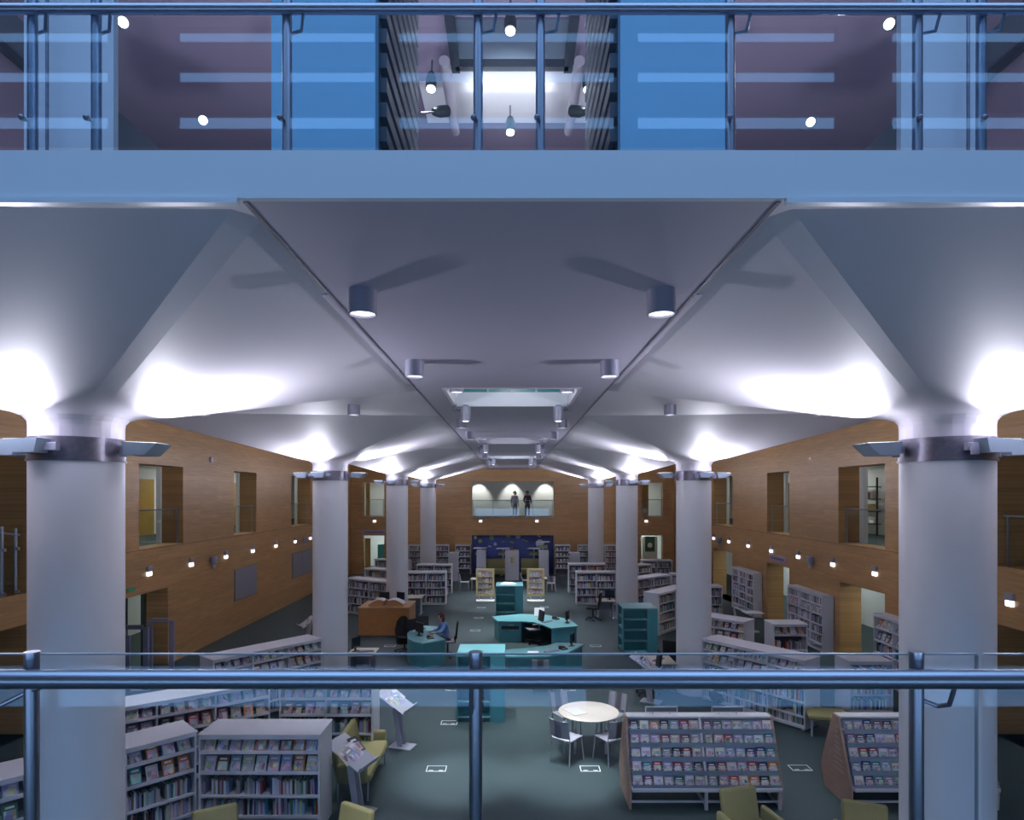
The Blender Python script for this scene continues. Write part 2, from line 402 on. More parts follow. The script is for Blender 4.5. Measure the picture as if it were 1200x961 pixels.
bx('door_7', YELLOWW, (8.1, 8.75, YB+1.2, YB+1.26, 3.5, 5.6))['kind'] = 'structure'
bx('door_8', YELLOWW, (-9.3, -9.05, YB+.9, YB+.96, 3.5, 5.7))['kind'] = 'structure'
bx('door_9', YELLOWW, (-9.3, -8.95, YB+.6, YB+.66, 0, 2.2))['kind'] = 'structure'
bx('door_10', ROOMW, (8.6, 9.6, YB+2.4, YB+2.46, 0, 2.2))['kind'] = 'structure'
# glass balustrades in the openings
def balustrade(label, p0, p1, z, npost=2, h=1.05):
    p0 = Vector((*p0, 0)); p1 = Vector((*p1, 0)); d = p1-p0; L = d.length
    t = thing('glass_balustrade', label, 'balustrade', (p0.x, p0.y, z), math.atan2(d.y, d.x), 'glass balustrades of the upper floor openings')
    MB().box(.02, L-.02, -.006, .006, .06, h-.02).build('glass_panel', GLASSO, t)
    MB().cyl((0, 0, h), (L, 0, h), .02, seg=8).build('handrail', RAIL, t)
    for i in range(npost):
        x = .08+(L-.16)*(i+.0)/(max(1, npost-1)); MB().box(x-.018, x+.018, .01, .04, .0, h).build('post', RAIL, t)
    return t
PLACE = ['nearest', 'middle', 'farthest']
for i, (a, b) in enumerate(((17.07, 19.35), (22.9, 24.9), (28.85, 31.6))):
    balustrade('glass balustrade in the %s upper opening of the left timber wall' % PLACE[i], (-XW-.12, a), (-XW-.12, b), 3.5)
    balustrade('glass balustrade in the %s upper opening of the right timber wall' % PLACE[i], (XW+.12, b), (XW+.12, a), 3.5)
balustrade('wide glass balustrade before the two visitors in the end wall opening', (-2.5, YB+.1), (2.6, YB+.1), 3.55, 5)
balustrade('glass balustrade in the small upper opening left on the end wall', (-9.3, YB+.1), (-7.95, YB+.1), 3.6)
balustrade('glass balustrade in the small upper opening right on the end wall', (8.05, YB+.1), (9.4, YB+.1), 3.6)
balustrade('glass balustrade in the upper opening beyond the near right column', (XW+.12, 13.1), (XW+.12, 8.3), 3.5, 4)
t = thing('stair_railing', 'steel stair railing in the dark opening beyond the near left column', 'railing', (-XW-.1, 13.05, 2.95))
MB().tube([(0, -3.5, 2.2), (0, -1.0, 1.35), (0, 0, 1.2)], .025).build('handrail', RAIL, t)
for y, h in ((-.1, 1.2), (-.45, 1.25), (-1.3, 1.45), (-2.4, 1.9)):
    p = MB().cyl((0, y, -.15), (0, y, h+.15), .03, seg=10).build('post', RAIL, t)
    for zz in (.02, .9): MB().box(.02, .07, y-.03, y+.03, zz, zz+.06).build('glass_clamp', RAIL, p)
MB().box(-.006, .006, -3.4, -.1, .05, 1.0).build('glass_panel', GLASSO, t)
# dark glazed screen at the entrance, grey panels
t = thing('entrance_screen', 'dark framed glass entrance doors behind the security gates', 'door', (-XW-.66, 14.6, 0))
f = MB()
for y in (0, .95, 1.9, 2.85, 3.75): f.box(-.05, .05, y, y+.12, 0, 2.27)
f.box(-.05, .05, 0, 3.9, 2.15, 2.27); f.build('frame', DARK, t)
for k in range(4): MB().box(-.008, .008, .12+.95*k, .95+.95*k, 0.02, 2.15).build('glass_panel', GLASSO, t)
ps = MB(); ps.box(.055, .06, 1.1, 1.7, .55, 1.25).build('notice', PAPER, t); MB().box(.061, .066, 1.25, 1.6, .7, 1.15).build('notice_picture', mat('poster_print', (.25, .14, .10), .6, var=.6, scale=8), t)
MB().box(.055, .06, 1.35, 1.75, 1.45, 1.75).build('notice', mat('notice_grey', (.2, .22, .26), .6), t)
def wallpanel(label, y0, y1, z0, z1, n):
    t = thing('service_shutter', label, 'shutter', (-XW, (y0+y1)/2, (z0+z1)/2))
    w = y1-y0; MB().box(0, .03, -w/2, w/2, -(z1-z0)/2, (z1-z0)/2, .005).build('frame', mat('panel_frame', (.13, .13, .16), .5), t)
    for k in range(n):
        a = -w/2+.04+k*(w-.04)/n; MB().box(.03, .045, a, a+(w-.04)/n-.04, -(z1-z0)/2+.04, (z1-z0)/2-.04, .004).build('leaf', PANELG, t)
wallpanel('single grey shutter panel on the left timber wall under the middle opening', 22.9, 24.86, 1.09, 2.27, 1)
wallpanel('grey double leaf shutter on the left timber wall near the second column', 28.9, 31.6, 1.12, 2.28, 2)
# wall lights, sounders
WLY = [17.5, 19.8, 22.2, 24.5, 26.9, 29.3, 31.5]
def wall_light(label, x, y, z, face):
    t = thing('wall_light', label, 'wall light', (x, y, z), face, 'small square lights along the timber walls')
    MB().box(-.11, .11, 0, .07, .02, .17, .01).build('housing', LAMPG, t)
    MB().box(-.09, .09, .0, .06, -.10, .018, .006).build('diffuser', LENSD, t)
for i, y in enumerate(WLY):
    wall_light('small white wall light on the left timber wall, %s from the near end' % ORD[i], -XW, y, 2.83, -PI/2)
    wall_light('small white wall light on the right timber wall, %s beyond the near column' % ORD[i], XW, y, 2.83, PI/2)
wall_light('small white wall light at the right edge, before the near right column', XW, 12.75, 2.83, PI/2)
for x, w in ((-8.55, 'far left, above the left doorway'), (-1.95, 'above the left end of the blue mural'), (1.55, 'above the right end of the blue mural'), (8.35, 'above the right doorway')):
    wall_light('small white light on the end wall, %s' % w, x, YB, 3.35, PI)
for s, sd in ((-1, 'left'), (1, 'right')):
    for y, w in ((21.1, 'nearer'), (30.4, 'farther')):
        t = thing('wall_sounder', 'grey domed sounder on the %s timber wall, the %s one' % (sd, w), 'sounder', (s*XW, y, 2.78), -s*-PI/2)
        t.rotation_euler.z = PI/2 if s > 0 else -PI/2
        MB().lathe([(.001, -.16), (.07, -.14), (.11, -.05), (.12, .12), (.115, .14), (.001, .15)], 20, (0, .12, 0)).build('body', LAMPG, t)
        MB().lathe([(.001, -.26), (.05, -.25), (.06, -.16), (.001, -.155)], 16, (0, .12, 0)).build('beacon', mat('beacon', (.55, .40, .42), .4), t)
        MB().box(-.06, .06, 0, .1, -.06, .06).build('bracket', LAMPG, t)
o = MB().cyl((-XW, 21.1, 6.15), (-XW+.07, 21.1, 6.15), .10, .08, 20).build('smoke_detector', LAMPG); tag(o, 'round grey detector high on the left timber wall', 'detector')
o = MB().cyl((XW, 21.3, 6.2), (XW-.05, 21.3, 6.2), .05, .04, 16).build('wall_sensor', PAPER); tag(o, 'tiny white sensor high on the right timber wall', 'sensor')
o = MB().box(-XW, -XW+.03, 16.5, 16.85, 2.42, 2.52).build('exit_sign', mat('green_sign', (.05, .30, .16), .5)); tag(o, 'small green sign above the left entrance opening', 'sign')
def door_sign(label, loc, rz):
    t = thing('door_sign', label, 'sign', loc, rz)
    MB().box(-.75, .75, 0, .04, 0, .26, .006).build('board', mat('sign_mauve', (.30, .24, .34), .5), t)
    m = MB(); x = -.55
    r2 = random.Random(3)
    while x < .55:
        w = r2.uniform(.04, .08); m.box(x, x+w, -.004, .0, .09, .17); x += w+.025
    m.build('lettering', mat('sign_ink', (.10, .06, .16), .5), t)
door_sign('long mauve sign above the middle doorway of the right wall', (XW-.05, 23.9, 2.42), PI/2-PI)
door_sign('long mauve sign above the doorway at the left of the end wall', (-8.6, YB-.05, 2.50), 0)

# ------------------------------------------------------------------ columns with uplights
CN = ['nearest', 'second', 'third', 'farthest']
for s, sd in ((-1, 'left'), (1, 'right')):
    for i, d in enumerate(COLD):
        lab = {0: 'large white round column at the %s edge of the view, nearest the rail', 1: 'white round column, second of the %s row',
               2: 'white round column, third of the %s row', 3: 'white round column, farthest of the %s row by the end wall'}[i] % sd
        t = thing('column', lab, 'column', (s*XC, d, 0), 0, 'white columns in two rows')
        MB().cyl((0, 0, 0), (0, 0, 5.345), RC, seg=64).build('shaft', COLM, t)
        k = MB().cyl((0, 0, 5.345), (0, 0, 5.58), RC+.008, seg=64).build('collar', COLLAR, t)
        rm = MB()
        rm.lathe([(RC+.018, -.008), (RC+.018, .012), (RC-.05, .012), (RC-.05, -.008)], 64, (0, 0, 5.345)); rm.build('collar_rim', COLLAR, k)
        for bx_, by_, a, lx, ly, tx, ty, en in ((s*(RC+.02), 0, 0 if s > 0 else PI, s*(RC+.46), 0, s*.5, 0, 44), (-s*(RC+.02), 0, PI if s > 0 else 0, -s*(RC+.46), .28, -s*.65, .1, 50),
                                            (-s*.13, -(RC+.04), 0 if s > 0 else PI, s*.16, -(RC+.24), s*.35, -.7, 31), (-s*.13, RC+.04, 0 if s > 0 else PI, s*.16, RC+.24, s*.2, .5, 30)):
            fl = MB(); M = Matrix.Translation((bx_, by_, 5.46)) @ Matrix.Rotation(a, 4, 'Z')
            # housing: long tray with a sloping outer end
            poly = [(.13, -.055), (.34, -.055), (.47, .07), (.10, .085)]
            R = Matrix(((1, 0, 0, 0), (0, 0, -1, 0), (0, 1, 0, 0), (0, 0, 0, 1)))
            fl.prism(poly, -.15, .15, M @ R)
            h = fl.build('floodlight', LAMPB, t)
            br = MB(); br.box(0, .14, -.03, .03, -.03, .05, .004, 1, M); br.box(.02, .10, -.05, -.035, -.07, .03, 0, 1, M); br.build('bracket', LAMPG, h)
            ln = MB(); ln.box(.13, .44, -.13, .13, .086, .09, 0, 1, M @ Matrix.Rotation(.035, 4, 'Y')); ln.build('lens', LENS, h)
            p = Vector((s*XC+lx, d+ly, 5.60))
            lamp('AREA', p, en, (.86, .86, 1), .24, p+Vector((tx, ty, 1)), spread=math.radians(160))

# ------------------------------------------------------------------ downlights
def downlight(label, x, y, zt, grp='cylinder downlights under the nave ceiling', r=.108, h=.185, w=14):
    t = thing('downlight', label, 'downlight', (x, y, zt-h), 0, grp)
    m = MB()
    pr = [(r-.012, .02), (r-.012, 0), (r, 0), (r, h), (.02, h), (.02, h-.01), (r-.012, h-.01)]
    m.lathe(pr, 32); m.build('housing', LAMPG, t)
    MB().cyl((0, 0, .018), (0, 0, .03), r-.012, seg=32).build('lens', LENSD, t)
    if w: lamp('SPOT', (x, y, zt-h-.01), w, (.93, .96, 1), .08, (x, y, 0), math.radians(52), .9)
NLY = [4.74, 7.26, 12.9, 15.5, 21.4, 24.0, 29.0, 31.6]
for i, y in enumerate(NLY):
    for s, sd in ((-1, 'left'), (1, 'right')):
        downlight('grey cylinder downlight on the %s of the nave ceiling, %s from the bridge' % (sd, ORD[i]), s*(1.12 if i < 2 else 1.03), y, NZ, w=520)
for s, sd in ((-1, 'left'), (1, 'right')):
    for x, w in ((2.84, 'inner'), (5.53, 'outer')):
        downlight('grey cylinder downlight between the first two columns, %s aisle, %s one' % (sd, w), s*x, 11.34, EYE+1.60, 'aisle downlights', w=200)
def welllight(i, y, s, sd):
    t = thing('spotlight', 'tilted grey spotlight at the %s corner of the %s light well' % (sd, ORD[i]), 'spotlight', (s*.80, y, NZ-.15), 0, 'spotlights in the light wells')
    MB().lathe([(.055, -.12), (.075, -.12), (.09, .0), (.085, .12), (.04, .16), (.001, .16)], 20).build('barrel', LAMPG, t)
    MB().cyl((0, 0, -.128), (0, 0, -.12), .053, seg=20).build('lens', LENSD, t)
    lamp('SPOT', (s*.80, y, NZ-.3), 1100 if i == 0 else 300, (.85, .93, 1), .06, (s*.95, y+.2, 0), math.radians(24), .9)
    MB().tube([(0, 0, .05), (s*.20, 0, .1)], .02, 8).box(s*.19-.03, s*.19+.03, -.05, .05, .05, .18).build('arm', COLLAR, t)
for i, (a, b) in enumerate(WELLS):
    for s, sd in ((-1, 'left'), (1, 'right')):
        welllight(i, b-.1, s, sd)
        downlight('grey cylinder lamp at the front %s corner of the %s light well' % (sd, ORD[i]), s*.82, a+.25, NZ+.16, 'lamps in the light wells', w=0)

# ------------------------------------------------------------------ bridge and upper level
ZB = EYE+1.777
struct('bridge_fascia', MB().box(-9, 9, YF, YF+.04, NZ-.0, ZB), FASCIA)
m = MB()
for s in (-1, 1): m.box(min(s*1.42, s*9), max(s*1.42, s*9), YF-.015, YF+.03, NZ-.03, NZ+.0)
struct('trim_8', m, FASCIA)
struct('bridge_deck', MB().box(-9, 9, YF+.04, 5.0, NZ+.19, ZB-.02), NAVE_DIM)
t = thing('bridge_railing', 'steel and glass railing along the top of the blue bridge', 'railing', (0, YF+.04, ZB))
PX = [-565, -490, -265, -40, 33.5, 257, 478, 553]
TOPZ = EYE+572/F*YF-ZB
MB().cyl((-9, -.02, TOPZ), (9, -.02, TOPZ), .026, seg=20).build('handrail', RAIL, t)
for px in PX:
    x = px/F*(YF+.04)
    p = MB().cyl((x, .02, 0), (x, .02, TOPZ+.35), .025, seg=16).build('post', RAIL, t)
    MB().ball((x-.02, -.03, .175), .016).cyl((x-.02, -.03, .175), (x, .02, .175), .01, seg=8).build('glass_clamp', COLLAR, p)
    MB().tube([(x+.02, .02, TOPZ-.1), (x+.08, 0, TOPZ-.1), (x+.10, -.02, TOPZ)], .008, 8).build('rail_bracket', RAIL, p)
edges = [-4.5, -2.49+.02, -2.2, -1.14, -.16, .16, 1.14, 2.13, 2.45, 4.5]
for a, b in ((-4.4, -2.47), (-2.46, -1.19), (-1.15, -.2), (-.16, .13), (.17, 1.12), (1.16, 2.09), (2.13, 4.4)):
    MB().box(a, b, -.036, -.026, .02, TOPZ+.5).build('glass_panel', GLASSB, t)
# walls of the second floor behind the bridge
ZR = 13.5
YU = 5.0
def ux(px, y=YU): return px/F*y
for s in (-1, 1):
    def lr(a, b): return (min(s*a, s*b), max(s*a, s*b))
    struct('wall_upper_panel', MB().box(*lr(ux(127), ux(282 if s < 0 else 258)), YU, YU+.12, ZB-.1, ZR), BLUEP) if s > 0 else \
        struct('wall_upper_panel', MB().box(*lr(ux(160), ux(282)), YU, YU+.12, ZB-.1, ZR), BLUEP)
    struct('wall_upper_pier', MB().box(*lr(ux(467 if s < 0 else 456), ux(572 if s < 0 else 552)), YU, YU+.06, ZB-.1, ZR), PALEP)
    x0 = ux(160) if s < 0 else ux(127)
    m = MB()
    for k in range(34): m.box(*lr(x0-.06, x0+.02), YU+.15, YU+1.9, ZB+.1+k*.2, ZB+.22+k*.2)
    m.box(*lr(x0, x0+.02), YU+.14, YU+1.9, ZB, ZR)
    struct('wall_upper_louvre', m, LOUVRE)
    o = MB().cyl((s*ux(536 if s < 0 else 526), YU-.08, ZB), (s*ux(536 if s < 0 else 526), YU-.08, ZR), .012, seg=8).build('downpipe', COLLAR)
    tag(o, 'thin dark vertical rod on the pale %s pier above the bridge' % ('left' if s < 0 else 'right'), 'rod')
    m = MB(); R_ = Matrix(((1, 0, 0, 0), (0, 0, -1, 0), (0, 1, 0, 0), (0, 0, 0, 1)))
    tri = [(s*467/F*10, EYE+454/F*10), (s*467/F*10, EYE+400/F*10), (s*408/F*10, EYE+400/F*10)]
    m.prism(tri, -10.4, -10.0, R_); struct('beam_upper', m, LOUVRE)
    struct('window_%d' % (2 if s < 0 else 3), MB().box(*lr(8.8, 8.9), YF, 17.5, 12.7, ZR), mat('rooflight_glass', (.1, .13, .17)))
    struct('beam_upper', MB().box(*lr(8.7, 8.82), YF, 17.5, 12.62, 12.75), LOUVRE)
struct('ceiling_upper', MB().box(-9, 9, YF+.2, 24, ZR, ZR+.2), MAUVE)
struct('wall_upper_back', MB().box(-9, 9, 17.5, 17.7, 7, ZR), MAUVE)
for s in (-1, 1): struct('wall_upper_side', MB().box(s*9-.1, s*9+.1, YF, 17.6, 6.9, ZR), MAUVE)
struct('floor_upper', MB().box(-9, 9, 5.0, 9.0, ZB-.2, ZB-.1), NAVE_DIM)
# roof light of the upper void: dark framed recess with pale linings
def rz_(y): return (ZR-EYE)*F/(579-y)        # depth where a roof point shows at picture row y
ya, yb = rz_(20), rz_(66)
m = MB()
m.box(-1.02, 1.02, ya, yb, ZR-.05, ZR-.0)
struct('window_1', m, mat('rooflight_glass', (.10, .13, .17), .15))
m = MB()
for s in (-1, 1): m.box(s*1.1-.08, s*1.1+.08, ya-.2, yb+.2, ZR-.2, ZR-.0)
m.box(-1.1, 1.1, yb, yb+.14, ZR-.2, ZR); struct('trim_9', m, LOUVRE)
m = MB()
m.box(-1.3, 1.3, yb+.25, yb+.55, ZR-.35, ZR); m.box(-1.9, 1.9, yb+.7, yb+2.0, ZR-.12, ZR-.02)
struct('trim_10', m, PALEP)
for s in (-1, 1):
    o = MB().cyl((s*1.25, ya+.4, ZR-.5), (s*1.25, rz_(128), ZR-.5), .10, seg=14).build('ventilation_pipe', mat('duct_paint', (.34, .32, .36), .5))
    tag(o, 'pale roof duct on the %s of the rooflight above the bridge' % ('left' if s < 0 else 'right'), 'duct')
def track_spot(label, px, py, depth, d=(0, -.25, -1), w=30, r=.10, L=.34):
    p = Vector((px/F*depth, depth, EYE+(579-py)/F*depth)); d = Vector(d).normalized()
    t = thing('track_spotlight', label, 'spotlight', p, 0, 'spotlights above the bridge')
    t.rotation_euler = d.to_track_quat('-Z', 'Y').to_euler()
    MB().lathe([(r*.8, .0), (r, .0), (r, L*.6), (r*.6, L), (.001, L)], 20).build('barrel', DARK, t)
    MB().cyl((0, 0, -.012), (0, 0, 0), r*.78, seg=20).build('lens', SPOTL, t)
    MB().cyl((0, 0, L), (0, 0, L+.3), .018, seg=8).build('stem', COLLAR, t)
    if w: lamp('SPOT', p+d*.05, w, (1, .96, 1), .05, p+d*3, math.radians(80), .7)
track_spot('bright spotlight in the middle above the bridge, uppermost of the cluster', -2, 36, 10.2)
track_spot('bright spotlight low in the middle above the bridge', -2, 155, 12.5)
track_spot('bright spotlight left of the middle posts above the bridge', -95, 104, 11.5)
track_spot('bright spotlight right of the middle posts above the bridge', 89, 105, 11.5)
track_spot('dark spotlight throwing light on the roof panel, left of centre', -76, 130, 11.8, (.55, .5, .35), 90)
track_spot('dark spotlight throwing light on the roof panel, right of centre', 70, 130, 11.8, (-.55, .5, .35), 90)
track_spot('glaring spotlight at the upper left beside the pale pier', -456, 26, 9.0, (.5, -.6, -.45), 30, .085)
track_spot('glaring spotlight low on the left between pier and blue wall', -362, 141, 9.6, (.4, -.7, -.4), 30, .075)
track_spot('glaring spotlight at the upper right beside the pale pier', 442, 28, 9.0, (-.5, -.6, -.45), 30, .085)
track_spot('glaring spotlight low on the right between pier and blue wall', 350, 143, 9.6, (-.4, -.7, -.4), 30, .075)
for x in (-5, -2.4, 0, 2.4, 5): lamp('AREA', (x, 7.5, 7.4), 55, (.95, .9, 1), .5, (x, 9.5, 13.5), spread=math.radians(150))  # unseen upward fills, added to light the roof soffit

# glazed street front behind the viewpoint: dark wall with daylight strips
YR = -4.0
strips = [(12.55, 12.8), (11.88, 12.13), (11.1, 11.37)]
segs = [(-9.0, -6.75), (-5.62, -2.3), (-1.9, 1.72), (2.1, 5.45), (6.35, 9.0)]
ops = [(a, b, z0, z1) for a, b in segs for z0, z1 in strips] + [(-9.4, .95, 1.5, 3.4), (1.8, 9.4, 1.5, 3.4)]
grid_wall('wall_front', mat('front_wall', (.10, .11, .13), .8), 'y', YR, -XW-.6, XW+.6, -.1, ZR+1, ops, -.15)
for s in (-1, 1): struct('wall_front_side', MB().box(s*XW-.1, s*XW+.1, YR, YF, 7.5, ZR+1), mat('front_wall', (.1, .1, .1)))
struct('floor_viewing_gallery', MB().box(-XW, XW, -.57, 1.75, 3.25, 3.47), CARPET)

# near railing
YN = 1.9
t = thing('gallery_railing', 'steel handrail and glass railing right in front of the viewer', 'railing', (0, YN, 3.47))
hz = EYE-213.5/F*YN-3.47
MB().cyl((-3, -.03, hz), (3, -.03, hz), .0285, seg=24).build('handrail', RAIL, t)
for px in (-570, -43, 480):
    x = px/F*(YN+.02)
    p = MB().cyl((x, .045, 0), (x, .045, hz+.057), .0205, seg=24).build('post', RAIL, t)
    MB().cyl((x, .045, hz+.057), (x, .045, hz+.063), .0215, seg=24).build('post_cap', STEEL, p)
    if px > 0: q = [(x+.015, .045, hz-.085), (x+.055, .03, hz-.10), (x+.07, 0, hz-.085), (x+.07, -.03, hz-.01)]
    elif px > -100: q = [(x-.01, .03, hz-.10), (x-.012, 0, hz-.11), (x-.008, -.03, hz-.01)]
    else: q = [(x-.09, .03, hz-.10), (x-.01, .04, hz-.06), (x+.035, .03, hz-.045), (x+.045, -.03, hz-.01)]
    MB().tube(q, .007, 10).build('rail_bracket', RAIL, p)
gt = EYE-187/F*(YN+.09)-3.47
gy = .09
gx = lambda px: px/F*(YN+gy)
for a, b in ((-1100, 545), (552, 1150)):
    g = MB().box(gx(a), gx(b), gy-.006, gy+.006, .05, gt-.003, .002).build('glass_panel', GLASSN, t)
    MB().box(gx(a)+.004, gx(b)-.004, gy-.006, gy+.006, gt-.003, gt+.001).build('glass_edge', mat('polished_glass_edge', (.30, .38, .45), .3), g)
    MB().box(gx(b)-.004, gx(b), gy-.006, gy+.006, .05, gt-.003).build('glass_edge', mat('polished_glass_edge', (.30, .38, .45), .3), g)

# ------------------------------------------------------------------ furniture helpers
def fp(px, py, z=0.0):
    d = (EYE-z)*F/(py-579.0); return ((px-600.0)*d/F, d)
def seen(p):
    """inside the photographed frame and not behind a column"""
    if p.y < .5: return False
    px = 600+p.x/p.y*F; py = 579-(p.z-EYE)/p.y*F
    if px < -4 or px > 1204 or py > 966: return False
    for s in (-1, 1):
        for d in COLD[:3]:
            c = 600+s*XC/d*F; r = RC/d*F*1.01
            if p.y > d and abs(px-c) < r-1: return False
    return True
PAL = [('white', (.60, .60, .64)), ('pale blue', (.27, .38, .54)), ('teal', (.04, .23, .28)), ('navy', (.03, .05, .15)), ('black', (.02, .02, .025)),
       ('maroon', (.20, .05, .09)), ('purple', (.20, .09, .24)), ('grey', (.28, .28, .32)), ('cream', (.55, .50, .38)), ('orange', (.60, .20, .03)),
       ('brown', (.15, .08, .05)), ('red', (.38, .05, .05)), ('lilac', (.40, .34, .50)), ('green', (.06, .18, .08))]
SW = [14, 9, 4, 3, 3, 3, 1, 7, 6, 1, 3, 2, 4, 1]        # spines
FW = [7, 4, 1, 1, 2, 1, 1, 3, 3, 6, 1, 2, 4, 1]        # covers on display
DW = [7, 5, 1, 2, 3, 2, 1, 5, 2, 1, 2, 3, 4, 1]        # disc cases
def book_mesh():
    m = MB(); m.mi = 0
    m.box(-.5, -.42, 0, 1, 0, 1).box(.42, .5, 0, 1, 0, 1).box(-.5, .5, -.02, .04, 0, 1)
    m.mi = 1; m.box(-.42, .42, .04, .97, .03, .97)
    o = m.build('book', [SPINE, PAGES], smooth=False); me = o.data; bpy.data.objects.remove(o); return me
def flat_mesh(nm):
    m = MB(); m.mi = 0
    m.box(-.5, .5, 0, .25, 0, 1).box(-.5, .5, .8, 1, 0, 1)
    m.mi = 1; m.box(-.485, .485, .25, .8, .01, .99)
    o = m.build(nm, [COVER, PAGES], smooth=False); me = o.data; bpy.data.objects.remove(o); return me
ME_BOOK, ME_FLAT, ME_DISC = book_mesh(), flat_mesh('display_book'), flat_mesh('disc_case')
CNT = {'book': 0}
stuffv, stufff, stuffc = [], [], []
def stuff_box(M, sx, sy, sz, col):
    b = len(stuffv)
    for z in (0, sz):
        for x, y in ((-sx/2, 0), (sx/2, 0), (sx/2, sy), (-sx/2, sy)): stuffv.append(M @ Vector((x, y, z)))
    for f in ((0, 1, 5, 4), (1, 2, 6, 5), (3, 0, 4, 7), (4, 5, 6, 7), (2, 3, 7, 6)):
        stufff.append([b+i for i in f]); stuffc.append(col)
def put(me, name, cat, M, scale, col, label, group):
    o = bpy.data.objects.new(name, me); COL.objects.link(o)
    o.matrix_world = M @ Matrix.Diagonal((*scale, 1)); o.color = (*col, 1)
    return tag(o, label, cat, group)

def spine_row(T, x0, x1, y, z, hmax, cname, row, ind, dens=1.0):
    x = x0; i = 0; lean = 0
    while x < x1-.02:
        t = rnd.uniform(.016, .042); h = hmax*rnd.uniform(.72, 1.0); dp = rnd.uniform(.13, .17)
        if rnd.random() < .035/dens: x += rnd.uniform(.03, .12); continue
        ci = rnd.choices(range(len(PAL)), SW)[0]; nm, c = PAL[ci]; c = tuple(v*rnd.uniform(.8, 1.2) for v in c)
        M = T @ Matrix.Translation((x+t/2, y+rnd.uniform(0, .015), z)) @ Matrix.Rotation(rnd.gauss(0, .02), 4, 'Y')
        w = M @ Vector((0, 0, h/2)); 
        if x+t > x1: break
        if seen(w):
            if ind and CNT['book'] < 300:
                CNT['book'] += 1
                put(ME_BOOK, 'book', 'book', M, (t*.94, dp, h), c, '%s book, %s from left, %s shelf, %s' % (nm, ordinal(i), row, cname), 'books on '+cname)
            else: stuff_box(M, t*.92, dp, h, c)
            i += 1
        x += t
def face_row(T, x0, x1, y, z, cname, row, bw=.165, bh=.235, tilt=.42, n=None, me=None, nm='display_book', cat='book', what='book', gap=.012, Wt=None, th=.018, miss=.03):
    n = n or int((x1-x0)/(bw+gap)); st = (x1-x0)/n; i = 0
    for k in range(n):
        if rnd.random() < miss: continue
        cn, c = PAL[rnd.choices(range(len(PAL)), Wt or FW)[0]]; c = tuple(v*rnd.uniform(.85, 1.15) for v in c)
        h = bh*rnd.uniform(.88, 1.05); wd = min(st*.97, bw*rnd.uniform(.9, 1.05))
        M = T @ Matrix.Translation((x0+st*(k+.5), y, z)) @ Matrix.Rotation(rnd.gauss(0, .02), 4, 'Y') @ Matrix.Rotation(-tilt, 4, 'X')
        if seen(M @ Vector((0, 0, h/2))):
            put(me or ME_FLAT, nm, cat, M, (wd, th, h), c, '%s %s, %s from left, %s shelf, %s' % (cn, what, ordinal(i), row, cname), '%s on %s' % (cat+'s shown cover forward', cname)); i += 1
BC = 'white bookcases around the hall'
def bookcase(label, cname, pl, pr, H, dep, bays, rows, ind=True, bookh=.24, name='bookcase', feet=True, group=BC, lid=True):
    """front from pl to pr (left to right as its reader sees it), rows = [(z, 's'|'f'|'e')] from the top"""
    cname = cname.replace('the ', ''); pl = Vector(pl); pr = Vector(pr); L = (pr-pl).length; rz = math.atan2(pr.y-pl.y, pr.x-pl.x)
    t = thing(name, label, 'bookcase', (pl.x, pl.y, 0), rz, group)
    for x in (0, L-.03): MB().box(x, x+.03, 0, dep, .03, H-.02, .004).build('end_panel', SHELFM, t)
    tp = MB()
    if lid: tp.box(-.012, L+.012, -.012, dep+.012, H-.025, H, .005); tp.box(.03, L-.03, .0, .02, H-.075, H-.025)
    else: tp.box(-.004, L+.004, -.004, dep, H-.03, H, .003); tp.box(.03, L-.03, .0, .02, H-.09, H-.03)
    tp.build('top_panel', SHELFM, t)
    yb = dep*.5 if dep > .45 else dep-.02
    MB().box(.03, L-.03, yb-.008, yb+.008, .09, H-.03).build('back_panel', SHELFD, t)
    MB().box(.03, L-.03, .03, dep-.03, .02, .10).build('plinth', SHELFD if not feet else SHELFM, t)
    bw = (L-.03)/bays
    for k in range(1, bays): MB().box(k*bw, k*bw+.03, 0, dep, .10, H-.03).build('divider', SHELFM, t)
    for k in range(bays):
        for z, kd in rows:
            m = MB()
            m.box(k*bw+.03, (k+1)*bw, .005, yb-.01, z-.02, z)
            m.box(k*bw+.03, (k+1)*bw, -.002, .006, z-.03, z+(.022 if kd == 'f' else .006))
            m.build('shelf', SHELFM, t)
    if dep > .45:
        m = MB()
        for z in (1.05, .72, .40, .12): m.box(.03, L-.03, yb+.01, dep-.01, z-.02, z)
        m.build('rear_shelf', SHELFM, t)
    T = Matrix.Translation((pl.x, pl.y, 0)) @ Matrix.Rotation(rz, 4, 'Z')
    for r, (z, kd) in enumerate(rows):
        for k in range(bays):
            a, b = k*bw+.045, (k+1)*bw-.015
            cn = cname if bays == 1 else '%s of %s' % (('left half', 'right half')[k] if bays == 2 else ORD[k]+' bay', cname)
            if kd == 's': spine_row(T, a, b, .05, z, bookh, cn, ORD[r], ind)
            elif kd == 'f': face_row(T, a, b, .03, z+.003, cn, ORD[r], tilt=.5 if r == 0 else .42)
    if feet:
        for x in (.06, L-.06):
            MB().box(x-.03, x+.03, .0, dep, 0, .03, .004).build('foot', LEGM, t)
    return t

LOWR = [(1.24, 'f'), (.94, 'f'), (.60, 's'), (.30, 's')]
LOWF = LOWR[:3]+[(.30, 's'), (.08, 's')]
Hh = 1.5
